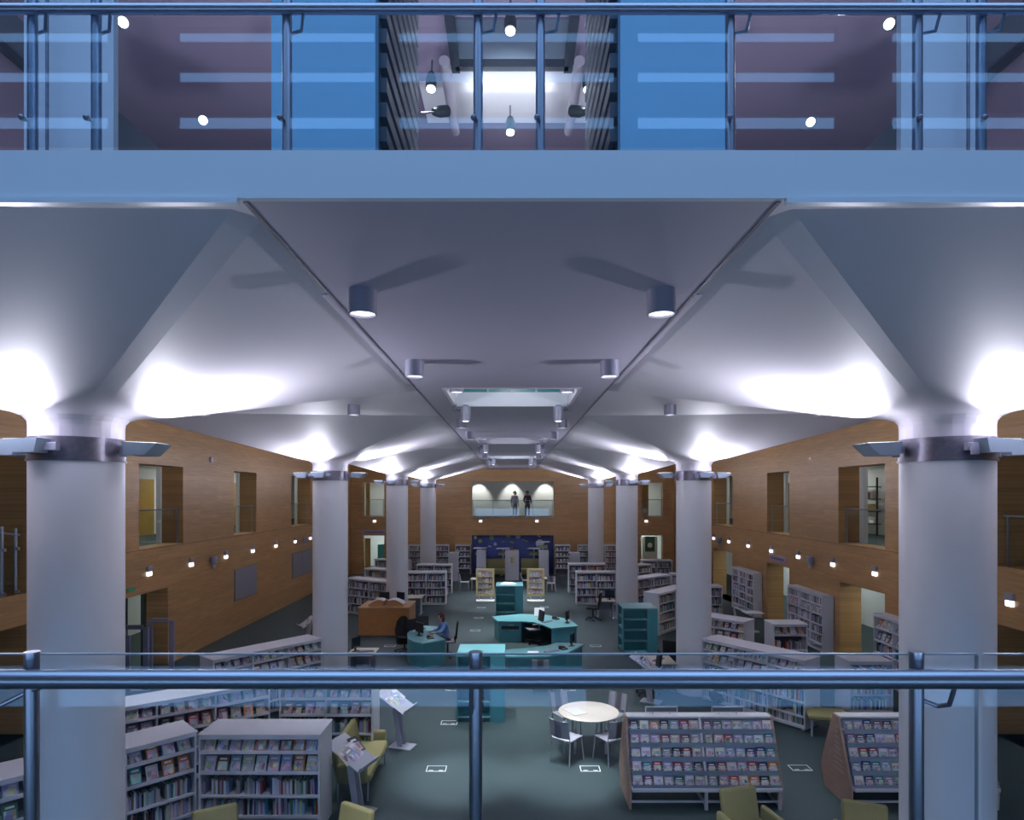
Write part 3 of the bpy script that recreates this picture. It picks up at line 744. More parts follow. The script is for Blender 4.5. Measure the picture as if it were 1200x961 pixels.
# near left pair of leaves
bookcase('low white two-bay bookcase at the bottom left, facing the viewer', 'the nearest left bookcase', (-4.57, 9.2), (-2.80, 9.2), Hh, .62, 1, LOWF[:4]+[(.04, 'e')])
bookcase('low white bookcase angled off the near left one, running behind the column', 'the angled near left bookcase', (-6.60, 7.40), (-4.66, 9.33), Hh, .62, 3, LOWF[:4]+[(.04, 'e')])
# disc racks (function below)
def disc_rack(label, cname, x0, x1, y0, n, signs):
    t = thing('disc_rack', label, 'display rack', (x0, y0, 0), 0, 'sloping disc racks')
    W = x1-x0; cname = cname.replace('the ', '')
    for x in (0, W-.035):
        p = MB().profile([(.02, .0), (.86, .0), (1.0, .33), (.58, 1.34), (.42, 1.34), (0, .33)], x, x+.035).build('side_panel', PINKW, t)
        m = MB()
        for k in range(9):
            z = .48+k*.085; yc = .5-.02; ww = .30*(1.34-z)/1.0
            xx = x-.002 if x == 0 else x+.035
            m.box(xx, xx+.002, yc-ww+.0, yc+ww*.2, z, z+.012)
        m.build('slot_rail', LEGM, p)
    sl = MB().profile([(.025, .35), (.44, 1.32), (.56, 1.32), (.975, .35), (.93, .33), (.07, .33)], .035, W-.035).build('slope_board', mat('rack_blue_grey', (.20, .25, .32), .5), t)
    MB().box(.035, W-.035, .40, .60, 1.31, 1.345, .004).build('top_rail', SHELFM, t)
    MB().box(.035, W-.035, -.06, .03, .31, .37, .006).build('bottom_rail', SHELFM, t)
    MB().box(W/2-.016, W/2+.016, -.03, .42, .36, .38, 0, 1).profile([(-.05, .33), (.38, 1.345), (.42, 1.345), (.0, .33)], W/2-.016, W/2+.016).build('divider', SHELFM, t)
    for k in range(5):
        z = .40+k*.19; y = .025+(z-.35)*.43-.045
        m = MB().box(.04, W-.04, y-.035, y+.06, z-.012, z); m.box(.04, W-.04, y-.046, y-.036, z-.06, z+.018)
        m.build('tray', mat('rack_tray', (.24, .31, .40), .45), t)
        MB().cyl((.04, y-.037, z+.05), (W-.04, y-.037, z+.05), .004, seg=6).build('retaining_wire', LEGM, t)
    for x in (W/2, W-.05, ):
        MB().box(x-.025, x+.025, .0, .04, 0, .33).box(x-.025, x+.025, .94, .98, 0, .33).box(x-.02, x+.02, .02, .96, .05, .08).build('leg', SHELFM, t)
    MB().box(.035, W-.035, .04, .07, .10, .13).build('stretcher', SHELFM, t)
    for sx in signs:
        f = MB(); f.box(sx-.27, sx+.27, .49, .51, 1.46, 1.475).box(sx-.27, sx+.27, .49, .51, 1.375, 1.39).box(sx-.27, sx-.255, .49, .51, 1.375, 1.475).box(sx+.255, sx+.27, .49, .51, 1.375, 1.475)
        f.box(sx-.15, sx-.135, .49, .51, 1.34, 1.38).box(sx+.135, sx+.15, .49, .51, 1.34, 1.38)
        h = f.build('sign_holder', SHELFM, t)
        MB().box(sx-.25, sx+.25, .495, .505, 1.39, 1.46).build('sign_card', mat('sign_card', (.10, .12, .13), .5), h)
    T = Matrix.Translation((x0, y0, 0))
    for k in range(5):
        z = .40+(4-k)*.19; y = .025+(z-.35)*.43-.045
        for half, a, b in (('left', .05, W/2-.025), ('right', W/2+.025, W-.05)):
            face_row(T, a, b, y-.026, z+.001, '%s half of %s' % (half, cname), ORD[k], .145, .145, .35, 7, ME_DISC, 'disc_case', 'disc case', 'disc', .01, DW, .012, .0)
disc_rack('sloping disc rack with two sign holders on top, behind the olive armchair', 'the middle disc rack', 1.86, 4.29, 9.98, 7, (.62, 1.72))
disc_rack('sloping disc rack partly behind the near right column', 'the right disc rack', 5.36, 7.72, 9.98, 7, ())
# second left pair
bookcase('long low white bookcase on a slant behind the two nearest left ones', 'the second slanted left bookcase', (-6.75, 10.12), (-4.50, 11.75), Hh, .62, 3, LOWF)
bookcase('low white bookcase under the handrail line, behind the olive sofa', 'the bookcase behind the olive sofa', (-4.28, 11.6), (-2.56, 11.6), Hh, .62, 2, LOWF)
# slanted pair beside the second columns
bookcase('low white bookcase slanting towards the second left column', 'the bookcase at the second left column', (-6.30, 13.32), (-4.62, 15.36), Hh, .62, 3, LOWF)
bookcase('long low white bookcase slanting from the second right column towards the viewer', 'the bookcase at the second right column', (4.62, 15.36), (6.16, 13.28), Hh, .62, 3, LOWF)
R1 = [(1.12, 's'), (.80, 's'), (.47, 's'), (.12, 's')]
bookcase('single low white bookcase right of the olive bench', 'the bookcase right of the bench', (7.06, 13.2), (7.97, 13.2), Hh, .62, 1, R1)
bookcase('single low white bookcase in the right aisle, before the tall one', 'the middle aisle bookcase', (7.04, 17.0), (7.96, 17.0), Hh, .62, 1, [(1.2, 'f')]+R1[1:])
bookcase('low white bookcase slanted just right of the second right column', 'the slanted aisle bookcase', (5.10, 18.55), (6.36, 17.28), Hh, .62, 2, [(1.22, 'f'), (.92, 'f'), (.5, 's'), (.12, 's')])
bookcase('low white bookcase deep in the right aisle beside the grey chair', 'the deep aisle bookcase', (7.1, 24.0), (8.0, 24.0), Hh, .62, 1, R1)
TALL = [(1.50, 's'), (1.2, 'f'), (.88, 's'), (.58, 's'), (.28, 's')]
bookcase('tall bookcase on the right wall between the near and middle doorways', 'the middle tall wall bookcase', (9.70, 22.25), (9.70, 19.75), 1.82, .36, 3, TALL, lid=False)
bookcase('tall bookcase on the right wall beyond the middle doorway', 'the far tall wall bookcase', (9.70, 27.9), (9.70, 25.4), 1.82, .36, 3, [(1.5, 's'), (1.2, 's'), (.88, 's'), (.58, 's'), (.28, 's')], lid=False)
bookcase('tall bookcase on the right wall, half hidden by the near right column', 'the near tall wall bookcase', (9.70, 16.95), (9.70, 13.6), 1.82, .36, 4, [(1.46, 'f'), (1.12, 'f'), (.80, 's'), (.5, 's'), (.2, 's')], lid=False)
bookcase('slanted low bookcase right of the far teal tower', 'the bookcase right of the teal tower', (5.18, 22.2), (6.9, 24.2), Hh, .62, 2, R1)
bookcase('slanted low bookcase right of the third right column', 'the bookcase at the third right column', (5.2, 26.05), (6.9, 27.5), Hh, .62, 2, R1)
bookcase('low white bookcase facing the viewer behind the black desk chair', 'the centre right bookcase', (2.9, 28.3), (4.72, 28.3), Hh, .62, 2, R1)
bookcase('low white bookcase just behind the one by the black desk chair', 'the rear centre right bookcase', (2.85, 31.6), (4.7, 31.6), Hh, .62, 2, R1)
bookcase('low white bookcase facing the viewer between third left column and blue person', 'the centre left bookcase', (-4.75, 28.3), (-2.98, 28.3), Hh, .62, 2, R1)
bookcase('low white bookcase just behind the one right of the third left column', 'the rear centre left bookcase', (-4.75, 31.3), (-3.0, 31.3), Hh, .62, 2, R1)
bookcase('low white bookcase slanted behind the wooden counter', 'the bookcase behind the counter', (-6.95, 26.4), (-4.75, 25.0), Hh, .62, 2, R1)
bookcase('low white bookcase, second of the slanted ones behind the wooden counter', 'the second slanted far left bookcase', (-7.0, 29.9), (-5.3, 28.8), Hh, .62, 2, R1)
bookcase('low white bookcase, farthest of the slanted ones by the left doorway', 'the farthest slanted left bookcase', (-7.4, 34.0), (-5.6, 33.2), Hh, .62, 2, R1)
bookcase('low white bookcase far right, left of the bright green doorway', 'the far right bookcase', (5.5, 30.6), (7.0, 31.6), Hh, .62, 2, R1)
bookcase('low white bookcase in the far right aisle facing the viewer', 'the far aisle bookcase', (7.0, 27.6), (8.0, 27.6), Hh, .62, 1, R1)
bookcase('low white bookcase before the bright doorway at the far right', 'the bookcase before the far right doorway', (6.9, 33.4), (8.5, 33.4), Hh, .62, 2, R1)
for x0, x1, w, n, rr in ((-6.4, -3.9, 'far left bookcase standing against the end wall', 3, 's'), (-3.5, -2.55, 'narrow bookcase of pale covers left of the blue mural', 1, 'f'),
                      (2.65, 3.6, 'narrow bookcase of pale covers right of the blue mural', 1, 'f'), (4.05, 6.6, 'far right bookcase standing against the end wall', 3, 's')):
    bookcase(w+', tall and white', 'the '+w.split(' standing')[0].split(' of pale')[0]+(' right' if 'right of' in w else ' left' if 'left of' in w else ''), (x0, YB-.38), (x1, YB-.38), 1.88, .34, n,
             [(1.52, 's'), (1.16, rr), (.80, 's'), (.44, rr), (.10, 's')] if rr == 's' else [(1.5, 'f'), (1.14, 'f'), (.78, 'f'), (.42, 'f')], lid=False, feet=False)

# ---- tables and chairs
t = thing('round_table', 'round pale table with four grey chairs on the dark carpet', 'table', (1.51, 12.45, 0))
MB().lathe([(.001, -.03), (.55, -.03), (.592, -.012), (.592, .0), (.58, .004), (.001, .004)], 48, (0, 0, .72)).build('tabletop', mat('table_laminate', (.74, .67, .58), .3), t, sharp=50)
for a in (45, 135, 225, 315):
    c, s_ = math.cos(math.radians(a)), math.sin(math.radians(a)); MB().cyl((.40*c, .40*s_, .69), (.42*c, .42*s_, 0), .022, seg=12).build('leg', LEGM, t)
MB().box(-.36, .36, -.02, .02, .655, .69).box(-.02, .02, -.36, .36, .655, .69).build('frame', LEGM, t)
o = MB().box(-.15, .15, -.21, .21, 0, .012).build('open_magazine', PAPER, loc=(1.24, 12.42, .7245)); o.rotation_euler.z = .5
tag(o, 'pale magazine lying on the left of the round table', 'magazine')
def plastic_chair(label, x, y, rz, group='grey stacking chairs'):
    t = thing('stacking_chair', label, 'chair', (x, y, 0), rz, group)
    MB().box(-.22, .22, -.22, .21, .435, .46, .012, 2).build('seat', GREYP, t)
    b = MB(); M = Matrix.Translation((0, .21, .46)) @ Matrix.Rotation(-.17, 4, 'X')
    R = 8
    for i in range(R):       # gently curved shell
        a0 = -.215+.43*i/R; a1 = a0+.43/R; y0 = -.05*(1-(a0/.215)**2)*-1; y1 = -.05*(1-(a1/.215)**2)*-1
        b.prism([(a0, y0-.01), (a1, y1-.01), (a1, y1+.006), (a0, y0+.006)], .05, .38, M)
    bmesh.ops.remove_doubles(b.bm, verts=b.bm.verts, dist=1e-4)
    b.build('backrest', GREYP, t)
    for s in (-1, 1):
        MB().tube([(s*.20, -.19, .43), (s*.225, -.235, 0)], .012, 10).build('leg', LEGM, t)
        MB().tube([(s*.20, .27, .80), (s*.20, .19, .44), (s*.225, .25, 0)], .012, 10).build('leg', LEGM, t)
    MB().box(-.2, .2, -.19, -.17, .415, .435).box(-.2, .2, .17, .19, .415, .435).build('seat_frame', LEGM, t)
    return t
def face_to(x, y, tx, ty): return math.atan2(tx-x, -(ty-y))     # chair's front is -y
for x, y, w in ((1.03, 11.86, 'near left side of the round table'), (1.84, 11.86, 'near right side of the round table'),
                (1.12, 13.1, 'far left side of the round table'), (2.05, 13.05, 'far right side of the round table')):
    plastic_chair('grey chair at the '+w, x, y, face_to(x, y, 1.51, 12.45))
plastic_chair('grey chair standing with its back to the viewer before the curved teal desk',   .72, 16.15, PI)

def lounge(label, x, y, rz, W=.66, name='armchair', cat='armchair', group='olive armchairs', D_=.60):
    t = thing(name, label, cat, (x, y, 0), rz, group)
    hw = W/2
    MB().box(-hw+.02, hw-.02, -D_/2, D_/2-.05, .29, .44, .05, 4).build('seat_cushion', OLIVE, t)
    M = Matrix.Translation((0, D_/2-.06, .36)) @ Matrix.Rotation(-.22, 4, 'X')
    MB().box(-hw+.05, hw-.05, -.05, .06, 0, .50, .045, 4, M).build('backrest', OLIVE, t)
    for s in (-1, 1):
        MB().box(s*(hw+.02)-.045, s*(hw+.02)+.045, -D_/2+.04, D_/2-.02, .30, .60, .045, 4, Matrix.Identity(4)).build('armrest', OLIVE, t)
    for sx in (-1, 1):
        for sy in (-1, 1): MB().cyl((sx*(hw-.08), sy*(D_/2-.08), .30), (sx*(hw-.03), sy*(D_/2-.02), 0), .016, .012, 10).build('leg', LEGM, t)
    return t
lounge('olive armchair at the bottom edge right of centre, before the middle disc rack', 3.28, 8.62, math.radians(14))
lounge('olive armchair at the bottom right, before the right disc rack', 4.62, 8.20, math.radians(-22))
lounge('olive armchair whose back shows below the nearest left bookcase', -3.78, 8.08, math.radians(28))
lounge('olive armchair whose back shows left of the near magazine stand foot', -2.23, 8.12, math.radians(-30))
t = thing('sofa', 'olive two-seat sofa beside the near magazine stand', 'sofa', (-2.62, 10.98, 0), PI/2)
MB().box(-.73, .73, -.32, .24, .30, .45, .05, 4).build('seat_cushion', OLIVE, t)
M = Matrix.Translation((0, .20, .38)) @ Matrix.Rotation(-.2, 4, 'X'); MB().box(-.70, .70, -.05, .06, 0, .50, .045, 4, M).build('backrest', OLIVE, t)
for s in (-1, 1): MB().box(s*.75-.05, s*.75+.05, -.28, .22, .31, .62, .045, 4).build('armrest', OLIVE, t)
for sx in (-1, 1):
    for sy in (-.27, .22): MB().cyl((sx*.66, sy, .31), (sx*.70, sy, 0), .016, .012, 10).build('leg', LEGM, t)
t = thing('bench', 'low olive cushioned bench between two white bookcases on the right', 'bench', (6.58, 13.2, 0), -.25)
MB().box(-.40, .40, -.32, .32, .34, .45, .04, 3).build('seat_cushion', OLIVE, t)
for sx in (-1, 1):
    for sy in (-1, 1): MB().box(sx*.34-.02, sx*.34+.02, sy*.27-.02, sy*.27+.02, 0, .35).build('leg', LEGM, t)
MB().box(-.36, .36, -.28, .28, .31, .345).build('frame', LEGM, t)

# ---- magazine stands
def mag_stand(label, x, y, rz, cname, n=4):
    t = thing('magazine_stand', label, 'display stand', (x, y, 0), rz, 'grey tilted magazine stands')
    MB().box(-.24, .24, -.16, .16, 0, .025, .006).build('base_plate', FLOODM, t)
    for s in (-1, 1):
        MB().prism([(-.05+s*.0, -.012), (.05, -.012), (.05, .012), (-.05, .012)], 0, .86, Matrix.Translation((-.02, s*.07, .02)) @ Matrix.Rotation(-.16, 4, 'Y')).build('upright', FLOODM, t)
    M = Matrix.Translation((-.16, 0, .90)) @ Matrix.Rotation(.52, 4, 'Y')
    m = MB(); m.box(-.36, .36, -.27, .27, 0, .02, .006, 1, M); m.box(.34, .36, -.27, .27, .02, .10, 0, 1, M); m.build('tray', FLOODM, t)
    T = Matrix.Translation((x, y, 0)) @ Matrix.Rotation(rz, 4, 'Z') @ M
    for k in range(n):
        cn, c = PAL[rnd.choices(range(len(PAL)), [8, 3, 0, 0, 1, 1, 0, 2, 3, 1, 0, 2, 4, 0])[0]]
        yy = -.19+.38*k/(n-1)
        Mm = T @ Matrix.Translation((-.02+rnd.uniform(-.08, .1), yy, .03+.004*k)) @ Matrix.Rotation(PI/2+rnd.uniform(-.15, .15), 4, 'Z') @ Matrix.Rotation(-PI/2+.12, 4, 'X') @ Matrix.Translation((0, 0, -.15))
        put(ME_FLAT, 'magazine', 'magazine', Mm, (.20, .012, .29), c, '%s magazine, %s from the near edge of %s' % (cn, ORD[k], cname), 'magazines on '+cname)
mag_stand('grey magazine stand beside the nearest left bookcase and olive sofa', -2.40, 9.95, -.35, 'the near magazine stand')
mag_stand('grey magazine stand behind the olive sofa, under the handrail line', -2.17, 12.5, -.3, 'the magazine stand behind the sofa')
mag_stand('grey magazine stand on the left carpet beside the second left column', -6.65, 20.3, -2.5, 'the magazine stand by the left column')
mag_stand('grey magazine stand before the desk by the second right column', 3.35, 15.2, -.5, 'the magazine stand by the right column')

# ---- teal furniture
def teal_tower(label, x, y, H=1.47):
    t = thing('teal_shelf_tower', label, 'shelf unit', (x, y, 0), 0, 'square teal shelf towers')
    MB().box(-.0, 1.06, 0, 1.0, H-.04, H, .004).build('top_panel', TEALT, t)
    MB().box(.30, 1.06, .30, 1.0, 0, H-.04).box(.74, 1.06, 0, .30, 0, H-.04).build('core', TEAL, t)
    MB().box(0, .03, 0, .33, 0, H-.04).box(.03, .30, .30, .33, 0, H-.04).box(0, .30, .97, 1.0, 0, H-.04).build('side_panel', TEAL, t)
    MB().box(.03, .74, .03, .30, 0, .10).box(.03, .3, .36, .97, 0, .1).build('plinth', mat('teal_plinth', (.02, .07, .09), .6), t)
    for k in range(4):
        z = .12+k*.335
        MB().box(.03, .74, .004, .30, z-.025, z).build('shelf', TEALT, t); MB().box(.004, .30, .33, .97, z-.025, z).build('side_shelf', TEALT, t)
    return t
teal_tower('teal shelf tower in front of the second and third right columns', 3.44, 19.5)
teal_tower('teal shelf tower in the centre before the kids area, with papers on top', -.63, 24.3)
teal_tower('teal shelf tower nearest the viewer, below the handrail at centre', -1.22, 13.83, 1.48)
o = MB().prism([(0, 0), (.62, .05), (.55, .5), (.05, .45)], 0, .03).prism([(.1, .1), (.5, .12), (.45, .42), (.12, .4)], .03, .06).build('paper_stack', PAPER, loc=(-.45, 24.5, 1.472))
tag(o, 'stack of white papers on top of the central teal tower', 'papers')
def slab_desk(name, label, poly, H, panels, th=.04):
    t = thing(name, label, 'desk')
    MB().prism(poly, H-th, H).build('worktop', TEALT, t)
    for nm, pp, z0, z1, m in panels: MB().prism(pp, z0, z1).build(nm, m, t)
    return t
def strip(a, b, th=.03):
    a = Vector(a); b = Vector(b); d = (b-a).normalized(); n = Vector((-d.y, d.x))*th
    return [tuple(a), tuple(b), tuple(b+n), tuple(a+n)]
t = slab_desk('teal_counter', 'long curved teal desk behind the near teal tower', [(-0.17, 16.59), (0.96, 16.64), (1.5, 16.96), (2.05, 17.92), (1.87, 18.03), (1.28, 18.14), (0.98, 17.76), (0.21, 17.44), (-0.17, 17.33)], .74,
          [('front_panel', strip((-0.11, 16.67), (0.96, 16.71)), 0, .70, TEAL), ('front_panel', strip((0.96, 16.71), (1.46, 17.03)), 0, .70, TEAL), ('front_panel', strip((1.46, 17.03), (1.99, 17.92)), 0, .70, TEAL),
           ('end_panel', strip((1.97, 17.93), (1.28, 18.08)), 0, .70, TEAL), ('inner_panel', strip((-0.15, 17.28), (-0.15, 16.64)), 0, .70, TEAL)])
t = slab_desk('teal_desk', 'teal corner desk with a drawer pedestal, behind the curved desk', [(-.70, 22.1), (-.48, 21.25), (.34, 21.25), (.75, 21.1), (1.0, 20.7), (1.25, 20.15), (2.16, 20.5), (1.95, 21.6), (1.2, 22.4), (.3, 22.55)], .72,
          [('pedestal', [(-.45, 21.3), (.32, 21.3), (.32, 22.2), (-.62, 22.1)], 0, .68, TEAL), ('slot', [(-.36, 21.285), (.24, 21.285), (.24, 21.30), (-.36, 21.30)], .44, .55, BLACK),
           ('drawer_pull', [(-.12, 21.27), (.06, 21.27), (.06, 21.30), (-.12, 21.30)], .57, .585, LEGM), ('drawer_pull', [(-.12, 21.27), (.06, 21.27), (.06, 21.30), (-.12, 21.30)], .395, .41, LEGM),
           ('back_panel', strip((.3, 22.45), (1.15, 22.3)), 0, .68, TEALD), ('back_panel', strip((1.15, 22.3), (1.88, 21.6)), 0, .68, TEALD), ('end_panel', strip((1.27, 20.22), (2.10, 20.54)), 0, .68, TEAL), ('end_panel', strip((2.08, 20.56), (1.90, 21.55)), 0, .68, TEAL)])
arc = [(-3.22, 19.4), (-3.1, 18.8), (-2.86, 18.35), (-2.55, 18.1)]
t = slab_desk('teal_desk', 'rounded teal desk where the person in blue sits', arc+[(-1.95, 18.6), (-2.35, 19.3), (-2.2, 20.4), (-3.15, 20.6)], .72,
          [('curved_panel', arc+[(-2.56, 18.14), (-2.83, 18.39), (-3.06, 18.82), (-3.17, 19.4)], 0, .68, TEAL), ('end_panel', strip((-2.55, 18.12), (-1.97, 18.6)), 0, .68, TEAL),
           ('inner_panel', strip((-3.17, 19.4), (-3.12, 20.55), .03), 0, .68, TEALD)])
# wooden counter with arched newspaper rests
t = thing('wooden_counter', 'orange brown wooden counter left of the teal desks', 'counter', (-5.42, 22.3, 0))
MB().box(0, 1.78, 0, .04, 0, .95).build('front_panel', OAK, t)
MB().box(1.74, 1.78, .04, 1.5, 0, .95).build('end_panel', OAK, t); MB().box(0, .04, .04, 1.5, 0, .95).build('end_panel', OAK, t)
MB().prism([(-.02, -.02), (1.6, -.02), (1.80, .12), (1.80, 1.5), (-.02, 1.5)], .95, .985).build('worktop', OAKT, t)
def arch(x0, x1, y, h, lbl):
    pts = [(x0+(x1-x0)*i/10, h*math.sin(PI*(.25+.6*i/10))) for i in range(11)] if x0 < x1 else None
    return pts
for x0, flip in ((.28, 1), (.98, -1)):
    pr = []
    for i in range(11):
        u = i/10 if flip > 0 else 1-i/10
        pr.append((x0+.55*i/10, .05+.17*math.sin(PI*min(1, .15+.75*(1-u)+.1))))
    R = Matrix(((1, 0, 0, 0), (0, 0, -1, 0), (0, 1, 0, 0), (0, 0, 0, 1)))
    poly = [(pr[0][0], 0)] + [(pr[-1][0], 0)] + pr[::-1]
    MB().prism(poly, -.80, -.30, Matrix.Translation((0, 0, .985)) @ R).build('curved_rest', OAKT, t)
    m = MB()
    top = [(x, z+.014) for x, z in pr]; bot = [(x, z+.002) for x, z in pr]
    m.prism(bot+top[::-1], -.78, -.32, Matrix.Translation((-5.42, 22.3, .985)) @ R)
    o = m.build('newspaper', PAPER); tag(o, 'curved white newspaper on the wooden counter, %s one' % ('left' if flip > 0 else 'right'), 'newspaper', 'newspapers on the counter')
# desks with screens
def desk(label, x0, x1, y0, y1, group='small pale desks'):
    t = thing('computer_desk', label, 'desk', (0, 0, 0), 0, group)
    MB().box(x0, x1, y0, y1, .69, .72, .004).build('desktop', BIRCH, t)
    for x in (x0+.06, x1-.12):
        MB().box(x, x+.05, y0+.12, y1-.12, .03, .69).build('leg', LAMPG, t); MB().box(x-.02, x+.07, y0+.02, y1-.02, 0, .03).build('foot', LAMPG, t)
    MB().box(x0+.1, x1-.1, y1-.12, y1-.10, .3, .69).build('modesty_panel', LAMPG, t)
    return t
def monitor(label, x, y, z, rz, s=1.0, group='dark monitors'):
    t = thing('monitor', label, 'monitor', (x, y, z), rz, group)
    MB().box(-.20*s, .20*s, -.02, .02, .10*s, .40*s, .008).build('casing', BLACK, t)
    MB().box(-.18*s, .18*s, -.024, -.02, .12*s, .38*s).build('screen', SCREEN, t)
    MB().box(-.03, .03, .0, .03, .0, .14*s).build('neck', BLACK, t); MB().box(-.10*s, .10*s, -.06, .08, 0, .012, .004).build('foot', BLACK, t)
def keyboard(label, x, y, z, rz):
    t = thing('keyboard', label, 'keyboard', (x, y, z), rz, 'keyboards')
    MB().box(-.22, .22, -.07, .07, 0, .02, .005).build('case', mat('key_case', (.16, .15, .22), .5), t)
    m = MB()
    for i in range(12):
        for j in range(4): m.box(-.2+i*.0335, -.17+i*.0335, -.055+j*.029, -.03+j*.029, .02, .026)
    o = m.build('keys', mat('key_caps', (.24, .23, .30), .5), t); o['kind'] = 'stuff'
def phone(label, x, y, z, rz):
    t = thing('telephone', label, 'telephone', (x, y, z), rz, 'black telephones')
    MB().profile([(-.1, 0), (.1, 0), (.1, .07), (-.1, .025)], -.09, .09).build('body', BLACK, t)
    MB().box(-.085, -.03, -.09, .10, .06, .10, .015, 2).build('handset', BLACK, t)
desk('pale desk with a screen and keyboard just right of the second left column', -4.42, -3.7, 16.75, 17.6)
monitor('slim monitor seen edge on, on the desk by the second left column', -4.25, 17.2, .72, 1.25)
keyboard('keyboard on the desk by the second left column', -3.97, 17.12, .72, .3)
desk('pale desk with a grey keyboard left of the second right column', 3.42, 4.16, 15.9, 16.75)
keyboard('keyboard on the desk by the second right column', 3.78, 16.3, .72, .9)
desk('pale desk beside the black swivel chair at the third right column', 3.42, 4.14, 25.2, 25.9)
monitor('small dark monitor on the desk at the third right column', 3.95, 25.55, .72, -.4)
desk('pale desk standing at the foot of the third left column', -4.42, -3.72, 26.0, 26.75)
monitor('dark monitor on the left end of the wooden counter', -4.75, 23.55, .985, .2, .9)
monitor('dark monitor on the wooden counter close to the third left column', -4.15, 23.55, .985, -.5, .9)
monitor('dark monitor at the far end of the teal corner desk', 1.85, 21.05, .72, 1.2)
monitor('dark monitor on the right end of the curved teal desk', 1.69, 17.72, .74, 1.2, .9)
keyboard('keyboard on the teal corner desk', 1.18, 21.15, .72, .9)
keyboard('keyboard on the curved teal desk', 1.07, 17.12, .74, .5)
phone('black telephone on the curved teal desk', 1.41, 17.33, .74, .6)
phone('black telephone on the teal corner desk', 1.5, 21.6, .72, .6)
phone('black telephone on the rounded teal desk', -2.42, 18.72, .72, .4)
monitor('dark angled monitor on the rounded teal desk', -2.80, 19.1, .72, 2.3)
monitor('grey backed screen at the far side of the rounded teal desk', -2.85, 20.1, .72, PI)
o = MB().box(-.18, .18, -.02, .02, 0, .3, .01).build('document_holder', PAPER, loc=(.95, 22.1, .72)); o.rotation_euler = (-.35, 0, -.15)
tag(o, 'white document holder standing on the teal corner desk', 'document holder')
o = MB().prism([(-.15, -.1), (.15, -.12), (.17, .1), (-.12, .12)], 0, .02).build('paper_stack', PAPER, loc=(.55, 16.95, .741)); tag(o, 'white papers on the curved desk above the grey chair', 'papers')
o = MB().prism([(-.15, -.1), (.15, -.12), (.17, .1), (-.12, .12)], 0, .02).build('paper_stack', PAPER, loc=(-2.95, 19.7, .721)); tag(o, 'white papers on the rounded teal desk', 'papers')
def swivel(label, x, y, rz, seatm=BLACKF, arms=False):
    t = thing('swivel_chair', label, 'chair', (x, y, 0), rz, 'swivel office chairs')
    MB().box(-.23, .23, -.23, .22, .44, .51, .03, 3).build('seat', seatm, t)
    MB().box(-.20, .20, -.03, .03, 0, .52, .028, 3, Matrix.Translation((0, .25, .56)) @ Matrix.Rotation(-.12, 4, 'X')).build('backrest', BLACKF, t)
    MB().box(-.03, .03, .2, .25, .42, .62).build('back_arm', BLACK, t)
    MB().cyl((0, 0, .08), (0, 0, .44), .028, seg=12).build('gas_column', BLACK, t)
    b = MB()
    for k in range(5):
        a = 2*PI*k/5+.3; b.cyl((0, 0, .10), (.29*math.cos(a), .29*math.sin(a), .07), .022, .014, 8)
    b.build('star_base', BLACK, t)
    for k in range(5):
        a = 2*PI*k/5+.3; x_, y_ = .29*math.cos(a), .29*math.sin(a); MB().cyl((x_-.02, y_, .03), (x_+.02, y_, .03), .03, seg=12).build('caster', BLACK, t)
    if arms:
        for s in (-1, 1): MB().tube([(s*.26, .1, .46), (s*.28, .1, .68), (s*.28, -.15, .68)], .018, 8).build('armrest', LEGM, t)
swivel('black swivel chair with grey arms inside the teal corner desk', .72, 21.2, -1.2, mat('grey_fabric', (.18, .17, .2), .8), True)
swivel('black swivel chair at the desk by the third right column', 3.22, 25.1, -1.9)
swivel('black chair at the desk left of the second right column', 3.38, 15.75, -1.57)
swivel('black chair standing close to the second right column', 4.38, 17.15, 2.6)
swivel('grey backed swivel chair under the person in blue', -1.98, 19.45, 1.5*-1, mat('grey_fabric', (.18, .17, .2), .8))
# coat over a chair
swivel('dark swivel chair under the black coat by the wooden counter', -3.40, 20.0, -2.2)
cm = MB()
cm.lathe([(.20, .22), (.22, .3), (.21, .6), (.19, .85), (.15, 1.02), (.07, 1.10), (.001, 1.11)], 20)
for v in cm.bm.verts:
    a = math.atan2(v.co.y, v.co.x); v.co.x *= 1+.08*math.sin(5*a); v.co.y = v.co.y*(.62+.06*math.sin(7*a))
o = cm.build('coat', BLACKF, loc=(-3.47, 20.18, 0), rotz=.4); tag(o, 'black coat draped over a chair before the wooden counter', 'coat')
for s in (-1, 1):
    MB().tube([(s*.16, -.04, .98), (s*.24, -.08, .68), (s*.22, -.12, .42)], .055, 10).build('sleeve', BLACKF, o)
o = MB().ball((0, 0, .17), .2, 1.1, .8, .85).build('rucksack', BLACKF, loc=(4.95, 15.1, 0)); tag(o, 'black rucksack on the carpet below the second right column', 'bag')
MB().tube([(-.08, -.02, .31), (0, -.03, .40), (.08, -.02, .31)], .014, 8).build('handle', BLACK, o)
MB().box(-.12, .12, -.19, -.13, .05, .18, .02, 2).build('front_pocket', BLACK, o)

